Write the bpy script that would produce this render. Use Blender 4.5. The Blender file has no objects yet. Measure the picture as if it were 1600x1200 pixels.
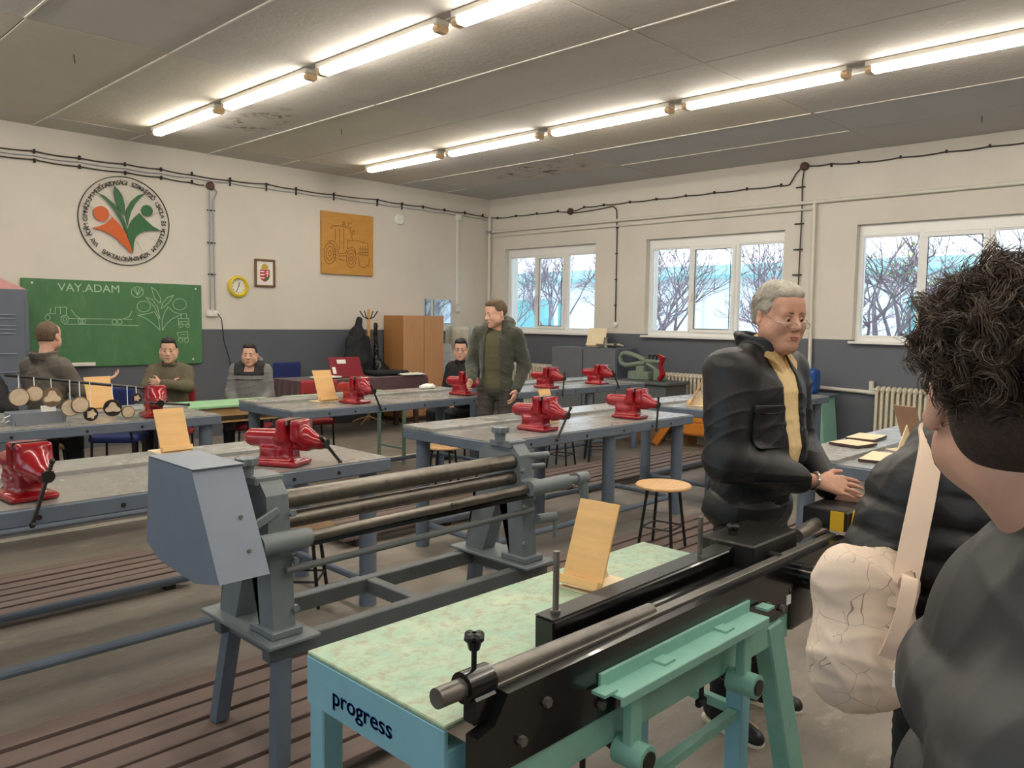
import bpy, bmesh, math, random
import numpy as np
from mathutils import Matrix, Vector, Euler

# ------------------------------------------------------------------ camera, world, exposure
SC = bpy.context.scene
COL = SC.collection
CAM_H = 1.65
cam_d = bpy.data.cameras.new('camera')
cam = bpy.data.objects.new('camera', cam_d)
COL.objects.link(cam)
cam_d.sensor_width = 36.0
cam_d.lens = 36.0 * 1250.16 / 1600.0
cam_d.clip_start = 0.05
cam_d.clip_end = 200
_yaw, _pit, _rol = math.radians(44.0902), math.radians(4.59888), math.radians(0.84526)
_f = Vector((math.cos(_yaw) * math.cos(_pit), math.sin(_yaw) * math.cos(_pit), -math.sin(_pit)))
_r = Vector((math.sin(_yaw), -math.cos(_yaw), 0.0))
_u = _r.cross(_f)
_r2 = _r * math.cos(_rol) + _u * math.sin(_rol)
_u2 = _r2.cross(_f)
cam.matrix_world = Matrix(((_r2.x, _u2.x, -_f.x, 0), (_r2.y, _u2.y, -_f.y, 0), (_r2.z, _u2.z, -_f.z, CAM_H), (0, 0, 0, 1)))
SC.camera = cam
SC.view_settings.view_transform = 'Standard'
SC.view_settings.look = 'None'
SC.view_settings.gamma = 1.0
SC.view_settings.use_curve_mapping = False
SC.view_settings.exposure = 0.95
world = bpy.data.worlds.new('overcast_sky')
SC.world = world
world.use_nodes = True
_bg = world.node_tree.nodes['Background']
_bg.inputs['Color'].default_value = (0.80, 0.89, 1.0, 1)
_bg.inputs['Strength'].default_value = 1.5
TUBE_STRENGTH = 16.0

# ------------------------------------------------------------------ helpers
PI = math.pi
def R(a): return math.radians(a)
def lin(c):
    return tuple((x / 255 / 12.92) if x / 255 <= 0.04045 else ((x / 255 + 0.055) / 1.055) ** 2.4 for x in c)

MATS = {}
def mat(name, rgb, rough=0.6, metal=0.0, var=0.0, vscale=8.0, bump=0.0, bscale=60.0, rgb2=None, spec=0.5, stretch=None,
        wear=None, wear_scale=14.0, wear_lo=0.55, wear_hi=0.7, coat=0.0, sheen=0.0, rvar=0.0):
    """principled material with procedural colour variation, wear patches and fine relief"""
    m = bpy.data.materials.new(name); m.use_nodes = True
    nt = m.node_tree; n = nt.nodes; l = nt.links
    b = n['Principled BSDF']
    c1 = lin(rgb)
    b.inputs['Roughness'].default_value = rough
    b.inputs['Metallic'].default_value = metal
    b.inputs['Specular IOR Level'].default_value = spec
    b.inputs['Coat Weight'].default_value = coat
    b.inputs['Sheen Weight'].default_value = sheen
    tc = n.new('ShaderNodeTexCoord')
    vec = tc.outputs['Object']
    if stretch:
        mp = n.new('ShaderNodeMapping'); mp.inputs['Scale'].default_value = stretch
        l.new(vec, mp.inputs['Vector']); vec = mp.outputs['Vector']
    col = None
    if var > 0 or rgb2:
        nz = n.new('ShaderNodeTexNoise'); nz.inputs['Scale'].default_value = vscale
        nz.inputs['Detail'].default_value = 6; nz.inputs['Roughness'].default_value = 0.62
        l.new(vec, nz.inputs['Vector'])
        mx = n.new('ShaderNodeMix'); mx.data_type = 'RGBA'
        if rgb2: ca, cb = c1, lin(rgb2)
        else: ca, cb = tuple(x * (1 - var) for x in c1), tuple(min(1, x * (1 + var)) for x in c1)
        mr = n.new('ShaderNodeMapRange'); mr.inputs['From Min'].default_value = 0.3; mr.inputs['From Max'].default_value = 0.7
        l.new(nz.outputs['Fac'], mr.inputs['Value']); l.new(mr.outputs['Result'], mx.inputs['Factor'])
        mx.inputs['A'].default_value = (*ca, 1); mx.inputs['B'].default_value = (*cb, 1)
        col = mx.outputs['Result']
        if rvar > 0:
            mr2 = n.new('ShaderNodeMapRange'); mr2.inputs['To Min'].default_value = max(0, rough - rvar); mr2.inputs['To Max'].default_value = min(1, rough + rvar)
            mr2.inputs['From Min'].default_value = 0.3; mr2.inputs['From Max'].default_value = 0.7
            l.new(nz.outputs['Fac'], mr2.inputs['Value']); l.new(mr2.outputs['Result'], b.inputs['Roughness'])
    else:
        b.inputs['Base Color'].default_value = (*c1, 1)
    if wear:
        nw = n.new('ShaderNodeTexNoise'); nw.inputs['Scale'].default_value = wear_scale; nw.inputs['Detail'].default_value = 9
        nw.inputs['Roughness'].default_value = 0.75
        l.new(vec, nw.inputs['Vector'])
        mr = n.new('ShaderNodeMapRange'); mr.inputs['From Min'].default_value = wear_lo; mr.inputs['From Max'].default_value = wear_hi
        l.new(nw.outputs['Fac'], mr.inputs['Value'])
        mx2 = n.new('ShaderNodeMix'); mx2.data_type = 'RGBA'
        l.new(mr.outputs['Result'], mx2.inputs['Factor'])
        if col: l.new(col, mx2.inputs['A'])
        else: mx2.inputs['A'].default_value = (*c1, 1)
        mx2.inputs['B'].default_value = (*lin(wear), 1)
        col = mx2.outputs['Result']
    if col: l.new(col, b.inputs['Base Color'])
    if bump > 0:
        nb = n.new('ShaderNodeTexNoise'); nb.inputs['Scale'].default_value = bscale; nb.inputs['Detail'].default_value = 4
        l.new(vec, nb.inputs['Vector'])
        bp = n.new('ShaderNodeBump'); bp.inputs['Strength'].default_value = bump; bp.inputs['Distance'].default_value = 0.01
        l.new(nb.outputs['Fac'], bp.inputs['Height']); l.new(bp.outputs['Normal'], b.inputs['Normal'])
    MATS[name] = m
    return m

def emit(name, rgb, strength):
    m = bpy.data.materials.new(name); m.use_nodes = True
    nt = m.node_tree; nt.nodes.clear()
    e = nt.nodes.new('ShaderNodeEmission'); o = nt.nodes.new('ShaderNodeOutputMaterial')
    e.inputs['Color'].default_value = (*rgb, 1); e.inputs['Strength'].default_value = strength
    nt.links.new(e.outputs[0], o.inputs['Surface']); MATS[name] = m
    return m

def tag(o, label=None, cat=None, group=None, kind=None):
    if label: o['label'] = label
    if cat: o['category'] = cat
    if group: o['group'] = group
    if kind: o['kind'] = kind
    return o

def empty(name, loc=(0, 0, 0), rz=0.0, label=None, cat=None, group=None):
    o = bpy.data.objects.new(name, None); COL.objects.link(o)
    o.location = loc; o.rotation_euler = (0, 0, rz); o.empty_display_size = 0.1
    return tag(o, label, cat, group)

class MB:
    """collects shapes into one bmesh, then links it as ONE mesh object"""
    def __init__(s): s.bm = bmesh.new()
    def _x(s, vs, M):
        if M is not None: bmesh.ops.transform(s.bm, matrix=M, verts=vs)
    def box(s, c, size, bev=0.0, M=None, rot=None, seg=1):
        t = bmesh.new()
        bmesh.ops.create_cube(t, size=1.0)
        bmesh.ops.scale(t, vec=size, verts=t.verts)
        if bev > 0:
            bmesh.ops.bevel(t, geom=t.edges[:], offset=min(bev, min(size) * 0.45), segments=seg, affect='EDGES', profile=0.5)
        m = Matrix.Translation(c)
        if rot: m = m @ Euler(rot).to_matrix().to_4x4()
        if M is not None: m = M @ m
        t.transform(m); s.merge(t); return s
    def merge(s, t):
        me = bpy.data.meshes.new('tmp'); t.to_mesh(me); t.free(); s.bm.from_mesh(me); bpy.data.meshes.remove(me)
    def cyl(s, p0, p1, r0, r1=None, n=16, caps=True):
        p0, p1 = Vector(p0), Vector(p1); r1 = r0 if r1 is None else r1
        d = (p1 - p0); q = d.to_track_quat('Z', 'Y').to_matrix()
        ra, rb = [], []
        for i in range(n):
            a = 2 * PI * i / n; o = q @ Vector((math.cos(a), math.sin(a), 0))
            ra.append(s.bm.verts.new(p0 + o * r0)); rb.append(s.bm.verts.new(p1 + o * r1))
        for i in range(n):
            j = (i + 1) % n; s.bm.faces.new((ra[i], ra[j], rb[j], rb[i]))
        if caps:
            s.bm.faces.new(ra[::-1]); s.bm.faces.new(rb)
        return s
    def tube(s, pts, r, n=8, closed=False, radii=None):
        pts = [Vector(p) for p in pts]; m = len(pts); rings = []
        up = Vector((0, 0, 1)); prev = None
        for i, p in enumerate(pts):
            if closed: t = pts[(i + 1) % m] - pts[i - 1]
            else: t = pts[min(i + 1, m - 1)] - pts[max(i - 1, 0)]
            if t.length < 1e-9: t = Vector((0, 0, 1))
            t.normalize()
            if prev is None:
                a = up if abs(t.dot(up)) < 0.95 else Vector((1, 0, 0))
                x = t.cross(a).normalized()
            else:
                x = (prev - t * prev.dot(t)); x = x.normalized() if x.length > 1e-6 else t.orthogonal().normalized()
            prev = x; y = t.cross(x); rr = radii[i] if radii else r
            rings.append([s.bm.verts.new(p + (x * math.cos(2 * PI * k / n) + y * math.sin(2 * PI * k / n)) * rr) for k in range(n)])
        for i in range(m if closed else m - 1):
            a, b = rings[i], rings[(i + 1) % m]
            for k in range(n):
                k2 = (k + 1) % n; s.bm.faces.new((a[k], a[k2], b[k2], b[k]))
        if not closed:
            s.bm.faces.new(rings[0][::-1]); s.bm.faces.new(rings[-1])
        return s
    def lathe(s, prof, c=(0, 0, 0), n=24, axis=None, loop=False):
        q = Matrix.Identity(3) if axis is None else Vector(axis).to_track_quat('Z', 'Y').to_matrix()
        c = Vector(c); rings = []
        for r, z in prof:
            rings.append([s.bm.verts.new(c + q @ Vector((r * math.cos(2 * PI * k / n), r * math.sin(2 * PI * k / n), z))) for k in range(n)])
        for a, b in zip(rings, rings[1:] + (rings[:1] if loop else [])):
            for k in range(n):
                k2 = (k + 1) % n; s.bm.faces.new((a[k], a[k2], b[k2], b[k]))
        if not loop:
            s.bm.faces.new(rings[0][::-1]); s.bm.faces.new(rings[-1])
        return s
    def prism(s, poly, t0, t1, fr):
        """poly in (a,b), extruded t0..t1; fr maps (a,b,t) to xyz"""
        A = [s.bm.verts.new(fr(a, b, t0)) for a, b in poly]; B = [s.bm.verts.new(fr(a, b, t1)) for a, b in poly]
        n = len(poly)
        f1 = s.bm.faces.new(A); f2 = s.bm.faces.new(B[::-1])
        for i in range(n):
            j = (i + 1) % n; s.bm.faces.new((A[j], A[i], B[i], B[j]))
        bmesh.ops.triangulate(s.bm, faces=[f1, f2], ngon_method='EAR_CLIP'); return s
    def ball(s, c, r, n=12, M=None):
        t = bmesh.new(); bmesh.ops.create_uvsphere(t, u_segments=n, v_segments=max(6, n * 2 // 3), radius=1.0)
        if not hasattr(r, '__len__'): r = (r, r, r)
        m = Matrix.Translation(c) @ Matrix.Diagonal((*r, 1))
        if M is not None: m = M @ m
        t.transform(m); s.merge(t); return s
    def ribbon(s, pts, w, th, nrm):
        """flat strip along pts (in a plane with normal nrm), width w, raised by th"""
        nrm = Vector(nrm).normalized(); P = [Vector(p) for p in pts]
        prev = None
        for i in range(len(P) - 1):
            a, b = P[i], P[i + 1]; d = b - a
            if d.length < 1e-6: continue
            d.normalize(); sd = d.cross(nrm) * (w / 2); a = a - d * w * 0.25; b = b + d * w * 0.25
            q = [a - sd, a + sd, b + sd, b - sd]
            lo = [s.bm.verts.new(x) for x in q]; hi = [s.bm.verts.new(x + nrm * th) for x in q]
            s.bm.faces.new(hi)
            for k in range(4):
                k2 = (k + 1) % 4; s.bm.faces.new((lo[k], lo[k2], hi[k2], hi[k]))
        return s
    def build(s, name, m, parent=None, smooth=35, recalc=True):
        if recalc: bmesh.ops.recalc_face_normals(s.bm, faces=s.bm.faces[:])
        me = bpy.data.meshes.new(name); s.bm.to_mesh(me); s.bm.free()
        return link(name, me, m, parent, smooth)

def link(name, me, m, parent=None, smooth=35):
    if smooth:
        me.shade_smooth(); me.set_sharp_from_angle(angle=R(smooth))
    me.materials.append(MATS[m] if isinstance(m, str) else m)
    o = bpy.data.objects.new(name, me); COL.objects.link(o)
    if parent is not None: o.parent = parent
    return o

def copy_tree(o, parent=None):
    c = o.copy(); COL.objects.link(c); c.parent = parent
    for ch in list(o.children): copy_tree(ch, c)
    return c

def text_mesh(txt, size, extrude=0.001):
    cu = bpy.data.curves.new('t', 'FONT'); cu.body = txt; cu.size = size; cu.extrude = extrude
    cu.align_x = 'CENTER'; cu.resolution_u = 3
    o = bpy.data.objects.new('t', cu); COL.objects.link(o)
    dg = bpy.context.evaluated_depsgraph_get(); dg.update()
    me = bpy.data.meshes.new_from_object(o.evaluated_get(dg))
    bpy.data.objects.remove(o); bpy.data.curves.remove(cu)
    return me

# ------------------------------------------------------------------ signed-distance modelling (people, soft goods)
def rcone(a, b, ra, rb, k=0.02, op='u', rip=None): return dict(t='c', a=np.array(a, float), b=np.array(b, float), ra=ra, rb=rb, k=k, op=op, rip=rip)
def ell(c, r, k=0.02, op='u', M=None): return dict(t='e', c=np.array(c, float), r=np.array(r, float), k=k, op=op, M=M)
def rbox(c, h, rd, k=0.02, op='u', M=None): return dict(t='b', c=np.array(c, float), r=np.array(h, float), rd=rd, k=k, op=op, M=M)
def tor(c, R1, r, k=0.02, op='u', M=None, sy=1.0): return dict(t='t', c=np.array(c, float), R=R1, r=r, k=k, op=op, M=M, sy=sy)

def xf(prims, M):
    """move primitives by a rigid Matrix"""
    out = []; m3 = np.array(M.to_3x3())
    for p in prims:
        q = dict(p)
        if p['t'] == 'c':
            q['a'] = np.array(M @ Vector(p['a'])); q['b'] = np.array(M @ Vector(p['b']))
        else:
            q['c'] = np.array(M @ Vector(p['c']))
            q['M'] = m3 if p['M'] is None else m3 @ np.array(p['M'])
        out.append(q)
    return out

def _dist(p, X, Y, Z):
    if p['t'] == 'c':
        a, b = p['a'], p['b']; ba = b - a; L2 = float(ba @ ba) + 1e-12
        dx, dy, dz = X - a[0], Y - a[1], Z - a[2]
        t = np.clip((dx * ba[0] + dy * ba[1] + dz * ba[2]) / L2, 0, 1)
        d = np.sqrt((dx - t * ba[0]) ** 2 + (dy - t * ba[1]) ** 2 + (dz - t * ba[2]) ** 2)
        r = p['ra'] + (p['rb'] - p['ra']) * t
        if p['rip']:
            am, sp, ph = p['rip']; r = r + am * (np.abs(np.sin(PI * (t * math.sqrt(L2) + ph) / sp)) ** 0.7 - 0.6)
        return d - r
    c = p['c']; dx, dy, dz = X - c[0], Y - c[1], Z - c[2]
    if p['M'] is not None:
        m = np.array(p['M']).T
        dx, dy, dz = (m[0, 0] * dx + m[0, 1] * dy + m[0, 2] * dz, m[1, 0] * dx + m[1, 1] * dy + m[1, 2] * dz, m[2, 0] * dx + m[2, 1] * dy + m[2, 2] * dz)
    if p['t'] == 'e':
        r = p['r']; k0 = np.sqrt((dx / r[0]) ** 2 + (dy / r[1]) ** 2 + (dz / r[2]) ** 2)
        k1 = np.sqrt((dx / r[0] ** 2) ** 2 + (dy / r[1] ** 2) ** 2 + (dz / r[2] ** 2) ** 2)
        return k0 * (k0 - 1) / np.maximum(k1, 1e-6)
    if p['t'] == 't':
        return np.sqrt((np.sqrt(dx ** 2 + (dy / p['sy']) ** 2) - p['R']) ** 2 + dz ** 2) - p['r']
    q = p['r'] - p['rd']
    qx, qy, qz = np.abs(dx) - q[0], np.abs(dy) - q[1], np.abs(dz) - q[2]
    return np.sqrt(np.maximum(qx, 0) ** 2 + np.maximum(qy, 0) ** 2 + np.maximum(qz, 0) ** 2) + np.minimum(np.maximum(np.maximum(qx, qy), qz), 0) - p['rd']

def _bounds(p):
    if p['t'] == 'c':
        r = max(p['ra'], p['rb']) + (p['rip'][0] if p['rip'] else 0)
        return np.minimum(p['a'], p['b']) - r, np.maximum(p['a'], p['b']) + r
    if p['t'] == 't': r = (p['R'] * max(1, p['sy']) + p['r'])
    elif p['M'] is None: return p['c'] - p['r'], p['c'] + p['r']
    else: r = np.abs(np.array(p['M'])) @ p['r']
    return p['c'] - r, p['c'] + r

def sdf_mesh(prims, h=0.008, relax=1, off=0.0, clip=()):
    adds = [p for p in prims if p['op'] == 'u']
    lo = np.min([_bounds(p)[0] for p in adds], 0) - 3 * h; hi = np.max([_bounds(p)[1] for p in adds], 0) + 3 * h
    n = np.ceil((hi - lo) / h).astype(int) + 1
    F = np.full(n, 0.5, np.float32)
    ax = [np.float32(lo[i]) + h * np.arange(n[i], dtype=np.float32) for i in range(3)]
    for p in prims:
        b0, b1 = _bounds(p); pad = p['k'] + 3 * h
        i0 = np.maximum(np.floor((b0 - pad - lo) / h).astype(int), 0); i1 = np.minimum(np.ceil((b1 + pad - lo) / h).astype(int) + 1, n)
        if np.any(i1 <= i0): continue
        sl = tuple(slice(i0[j], i1[j]) for j in range(3))
        X = ax[0][sl[0]][:, None, None]; Y = ax[1][sl[1]][None, :, None]; Z = ax[2][sl[2]][None, None, :]
        d = _dist(p, X, Y, Z).astype(np.float32); f = F[sl]; k = max(p['k'], 1e-5)
        if p['op'] == 'u':
            w = np.maximum(k - np.abs(f - d), 0) / k; F[sl] = np.minimum(f, d) - w * w * k * 0.25
        elif p['op'] == 's':
            d = -d; w = np.maximum(k - np.abs(f - d), 0) / k; F[sl] = np.maximum(f, d) + w * w * k * 0.25
    F -= np.float32(off)
    for p in clip: F = np.maximum(F, _dist(p, ax[0][:, None, None], ax[1][None, :, None], ax[2][None, None, :]).astype(np.float32))
    F[[0, -1]] = np.maximum(F[[0, -1]], h); F[:, [0, -1]] = np.maximum(F[:, [0, -1]], h); F[:, :, [0, -1]] = np.maximum(F[:, :, [0, -1]], h)
    return _nets(F, lo, h, relax)

def _nets(F, lo, h, relax=1):
    S = F < 0
    cnt = np.zeros(np.array(F.shape) - 1, np.uint8)
    for i in (0, 1):
        for j in (0, 1):
            for k in (0, 1):
                cnt += S[i:F.shape[0] - 1 + i, j:F.shape[1] - 1 + j, k:F.shape[2] - 1 + k]
    act = np.argwhere((cnt > 0) & (cnt < 8))
    vid = np.full(cnt.shape, -1, np.int32); vid[tuple(act.T)] = np.arange(len(act))
    acc = np.zeros((len(act), 3)); num = np.zeros(len(act))
    corners = [(i, j, k) for i in (0, 1) for j in (0, 1) for k in (0, 1)]
    val = {c: F[act[:, 0] + c[0], act[:, 1] + c[1], act[:, 2] + c[2]] for c in corners}
    for c in corners:
        for axn in range(3):
            if c[axn]: continue
            c2 = tuple(1 if q == axn else c[q] for q in range(3))
            a, b = val[c], val[c2]; m = (a < 0) != (b < 0)
            t = np.where(m, a / np.where(m, a - b, 1), 0)
            pt = np.tile(np.array(c, float), (len(act), 1)); pt[:, axn] += t
            acc += np.where(m[:, None], pt, 0); num += m
    V = lo + h * (act + acc / num[:, None])
    Q = []
    for axn in range(3):
        s0 = [slice(1, -1)] * 3; s1 = [slice(1, -1)] * 3
        s0[axn] = slice(0, -1); s1[axn] = slice(1, None)
        A, B = S[tuple(s0)], S[tuple(s1)]
        e = np.argwhere(A != B); fl = A[tuple(e.T)]
        off = np.ones(3, int); off[axn] = 0; e = e + off
        o1, o2 = (axn + 1) % 3, (axn + 2) % 3
        d1 = np.zeros(3, int); d1[o1] = 1; d2 = np.zeros(3, int); d2[o2] = 1
        q = np.stack([vid[tuple((e - d1 - d2).T)], vid[tuple((e - d2).T)], vid[tuple(e.T)], vid[tuple((e - d1).T)]], 1)
        q[~fl] = q[~fl][:, ::-1]; Q.append(q)
    Q = np.concatenate(Q)
    Q = Q[(Q >= 0).all(1)]
    for _ in range(relax):
        sm = np.zeros_like(V); nn = np.zeros(len(V))
        for a in range(4):
            b = (a + 1) % 4
            np.add.at(sm, Q[:, a], V[Q[:, b]]); np.add.at(sm, Q[:, b], V[Q[:, a]])
            np.add.at(nn, Q[:, a], 1); np.add.at(nn, Q[:, b], 1)
        V = 0.5 * V + 0.5 * sm / np.maximum(nn, 1)[:, None]
    return V, Q

def vnormals(V, Q):
    fn = np.cross(V[Q[:, 2]] - V[Q[:, 0]], V[Q[:, 3]] - V[Q[:, 1]])
    N = np.zeros_like(V)
    for a in range(4): np.add.at(N, Q[:, a], fn)
    return N / np.maximum(np.linalg.norm(N, axis=1), 1e-12)[:, None]

def folds(P, amp, sc, seed, aniso=(1, 1, 1)):
    """soft crease field"""
    g = np.random.RandomState(seed); P = P * np.array(aniso); out = np.zeros(len(P)); w = 0
    for o in range(5):
        d = g.normal(size=3); d /= np.linalg.norm(d); e = g.normal(size=3); e /= np.linalg.norm(e); f = sc * (1.0 + 0.55 * o)
        ph = 2.2 * np.sin(P @ e * f * 0.6 + g.uniform(0, 6.28))
        v = np.sin(P @ d * f + ph + g.uniform(0, 6.28)); a = 1 / (1 + 0.6 * o)
        out += a * (1 - np.abs(v)) ** 2.5; w += a
    return amp * (out / w - 0.25)

def q2mesh(name, V, Q):
    me = bpy.data.meshes.new(name)
    me.vertices.add(len(V)); me.vertices.foreach_set('co', V.astype(np.float32).ravel())
    me.loops.add(len(Q) * 4); me.loops.foreach_set('vertex_index', Q.astype(np.int32).ravel())
    me.polygons.add(len(Q)); me.polygons.foreach_set('loop_start', np.arange(0, len(Q) * 4, 4, dtype=np.int32))
    me.update(calc_edges=True); me.validate()
    return me

def sdf_obj(name, prims, m, parent=None, h=0.008, relax=1, fold=None, off=0.0, clip=()):
    V, Q = sdf_mesh(prims, h, relax, off, clip)
    if fold is not None: V = V + vnormals(V, Q) * fold(V)[:, None]
    return link(name, q2mesh(name, V, Q), m, parent, smooth=180)
# ------------------------------------------------------------------ materials
mat('bench_paint', (101, 112, 126), 0.45, var=0.10, vscale=5, wear=(70, 74, 80), wear_scale=30, wear_lo=0.64, wear_hi=0.72)
mat('bench_top', (140, 138, 133), 0.27, var=0.07, vscale=3, rvar=0.08, wear=(120, 117, 111), wear_scale=7, wear_lo=0.58, wear_hi=0.8, bump=0.05, bscale=40)
mat('bench_strip', (154, 154, 150), 0.26, var=0.10, vscale=4, rvar=0.1)
mat('vise_red', (150, 16, 28), 0.22, var=0.18, vscale=25, coat=0.3, wear=(70, 20, 22), wear_scale=45, wear_lo=0.66, wear_hi=0.74)
mat('dark_steel', (62, 58, 54), 0.42, 0.7, var=0.2, vscale=30)
mat('bare_steel', (122, 118, 112), 0.4, 0.6, var=0.28, vscale=14, rvar=0.12)
mat('roller_steel', (116, 110, 102), 0.36, 0.8, var=0.22, vscale=26, stretch=(1, .5, .5), rvar=0.1)
mat('machine_grey', (113, 121, 124), 0.45, var=0.10, vscale=10, wear=(84, 84, 80), wear_scale=22, wear_lo=0.62, wear_hi=0.72)
mat('machine_frame', (92, 97, 98), 0.5, var=0.12, vscale=8, wear=(120, 116, 104), wear_scale=25, wear_lo=0.6, wear_hi=0.75)
mat('machine_cover', (122, 132, 146), 0.4, var=0.05, vscale=6)
mat('teal_top', (178, 196, 164), 0.42, rgb2=(138, 180, 156), vscale=9, wear=(150, 134, 108), wear_scale=24, wear_lo=0.47, wear_hi=0.70, bump=0.08, bscale=80)
mat('teal_daylit', (136, 190, 204), 0.42, var=0.06, vscale=6, wear=(60, 78, 80), wear_scale=40, wear_lo=0.68, wear_hi=0.74)  # bluer than the frame teal: reflected daylight put into the paint colour
mat('teal_frame', (138, 190, 174), 0.45, var=0.08, vscale=9, wear=(60, 66, 62), wear_scale=35, wear_lo=0.64, wear_hi=0.72)
mat('black_gloss', (16, 16, 17), 0.22, var=0.2, vscale=9, coat=0.2)
mat('black_worn', (40, 38, 36), 0.4, 0.3, var=0.3, vscale=12, wear=(110, 105, 96), wear_scale=20, wear_lo=0.6, wear_hi=0.75)
mat('black_plastic', (20, 20, 21), 0.5)
mat('logo_blue', (20, 62, 130), 0.5)
mat('plywood', (226, 182, 120), 0.55, var=0.10, vscale=5, stretch=(1, 1, 5), bump=0.05)
mat('plywood_pale', (232, 214, 178), 0.6, var=0.06, vscale=6)
mat('plywood_brown', (150, 118, 96), 0.6, var=0.12, vscale=6)
mat('duckboard', (114, 97, 90), 0.55, var=0.22, vscale=5, stretch=(0.4, 4, 4), wear=(140, 116, 92), wear_scale=7, wear_lo=0.66, wear_hi=0.74, rvar=0.15, bump=0.12, bscale=40)
mat('duckboard_bearer', (48, 38, 34), 0.8, var=0.2)
mat('stool_wood', (214, 172, 122), 0.45, var=0.12, vscale=7, stretch=(1, 5, 1))
mat('black_paint', (22, 22, 24), 0.4)
mat('wardrobe_wood', (192, 142, 98), 0.5, var=0.07, vscale=4, stretch=(4, 4, 0.6))
mat('wardrobe_side', (168, 118, 68), 0.5, var=0.07, vscale=4, stretch=(4, 4, 0.6))
mat('cloth_plum', (84, 58, 62), 0.85, var=0.10, vscale=6, sheen=0.2)
mat('locker_grey', (100, 108, 120), 0.4, var=0.05)
mat('cabinet_grey', (104, 107, 112), 0.45, var=0.05)
mat('board_green', (74, 122, 78), 0.6, var=0.12, vscale=2.5, stretch=(2.2, 1, .8), wear=(112, 146, 108), wear_scale=3, wear_lo=0.55, wear_hi=0.85)
mat('chalk', (176, 204, 172), 0.9)
mat('white_paint', (226, 224, 216), 0.5, var=0.03)
mat('white_plastic', (230, 229, 222), 0.35)
mat('pvc', (236, 236, 232), 0.3)
mat('pipe_white', (218, 213, 200), 0.4, var=0.04)
mat('radiator_cream', (214, 206, 186), 0.4, var=0.06, vscale=9)
mat('cable_dark', (64, 58, 54), 0.6)
mat('clip_black', (30, 28, 26), 0.6)
mat('box_brown', (84, 52, 40), 0.5)
mat('signal_yellow', (222, 196, 34), 0.35)
mat('paper', (236, 234, 226), 0.8, var=0.02)
mat('frame_brown', (120, 84, 52), 0.5, var=0.15, vscale=20)
mat('carved_wood', (196, 142, 66), 0.5, var=0.10, vscale=5, stretch=(1, 1, 4))
mat('carved_line', (142, 96, 40), 0.7)
mat('emblem_orange', (204, 92, 30), 0.5)
mat('emblem_green', (44, 100, 56), 0.5)
mat('print_black', (30, 28, 28), 0.6)
mat('crest_red', (190, 40, 52), 0.6); mat('crest_gold', (196, 168, 60), 0.5); mat('crest_green', (50, 120, 60), 0.6)
mat('navy_fabric', (34, 46, 104), 0.8, var=0.1, vscale=30)
mat('red_fabric', (150, 34, 40), 0.7, var=0.1)
mat('maroon_board', (132, 26, 40), 0.4, var=0.06)
mat('desk_green', (150, 196, 150), 0.5, var=0.08, vscale=8)
mat('desk_wood', (196, 156, 104), 0.55, var=0.1, vscale=5, stretch=(1, 6, 6))
mat('pale_green_metal', (140, 170, 150), 0.45)
mat('dark_wood', (70, 48, 40), 0.5, var=0.15, stretch=(4, 4, 1))
mat('shear_green', (118, 132, 116), 0.4, var=0.08, vscale=12)
mat('blue_enamel', (30, 78, 150), 0.35, var=0.05)
mat('orange_wood', (206, 128, 44), 0.45, var=0.08, vscale=6, stretch=(6, 1, 6))
mat('cardboard', (150, 110, 78), 0.8, var=0.1)
mat('bark', (128, 116, 124), 0.9, var=0.25, vscale=12)
mat('twig_leaf', (186, 134, 140), 0.8, var=0.3, vscale=3)
mat('spring_leaf', (172, 190, 70), 0.8, var=0.3, vscale=3)
mat('shed_roof', (128, 176, 178), 0.6, var=0.05)
mat('shed_wall', (214, 222, 228), 0.8, var=0.05)
mat('shed_door', (112, 176, 182), 0.6, var=0.05)
mat('yard', (206, 206, 200), 0.9, var=0.15, vscale=0.6)
mat('bark_slice', (120, 98, 78), 0.8, var=0.3, vscale=40); mat('slice_wood', (216, 194, 164), 0.6, var=0.12, vscale=30)
mat('burnt_wood', (38, 28, 24), 0.7, var=0.2)
mat('tray_grey', (146, 152, 160), 0.5, var=0.08)
mat('tile_white', (214, 220, 226), 0.2, var=0.03); mat('tile_grout', (150, 152, 154), 0.8)
mat('glass_mirror', (220, 228, 232), 0.03, 1.0)
mat('warning_yellow', (214, 172, 26), 0.45)
mat('line_white', (206, 198, 184), 0.7, var=0.14, vscale=10, wear=(120, 110, 98), wear_scale=16, wear_lo=0.58, wear_hi=0.72)
mat('fixture_beige', (214, 182, 142), 0.45); mat('fixture_white', (214, 208, 194), 0.4)
emit('lamp_glow', (1.0, 0.925, 0.81), TUBE_STRENGTH * 1.3)

def glass_mat():
    m = bpy.data.materials.new('window_glass'); m.use_nodes = True; nt = m.node_tree; nt.nodes.clear()
    o = nt.nodes.new('ShaderNodeOutputMaterial'); t = nt.nodes.new('ShaderNodeBsdfTransparent'); g = nt.nodes.new('ShaderNodeBsdfGlossy')
    x = nt.nodes.new('ShaderNodeMixShader'); fr = nt.nodes.new('ShaderNodeFresnel'); fr.inputs['IOR'].default_value = 1.3
    g.inputs['Roughness'].default_value = 0.02; t.inputs['Color'].default_value = (0.93, 0.97, 0.98, 1)
    nt.links.new(fr.outputs[0], x.inputs[0]); nt.links.new(t.outputs[0], x.inputs[1]); nt.links.new(g.outputs[0], x.inputs[2]); nt.links.new(x.outputs[0], o.inputs['Surface'])
    MATS['window_glass'] = m
glass_mat()

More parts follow.
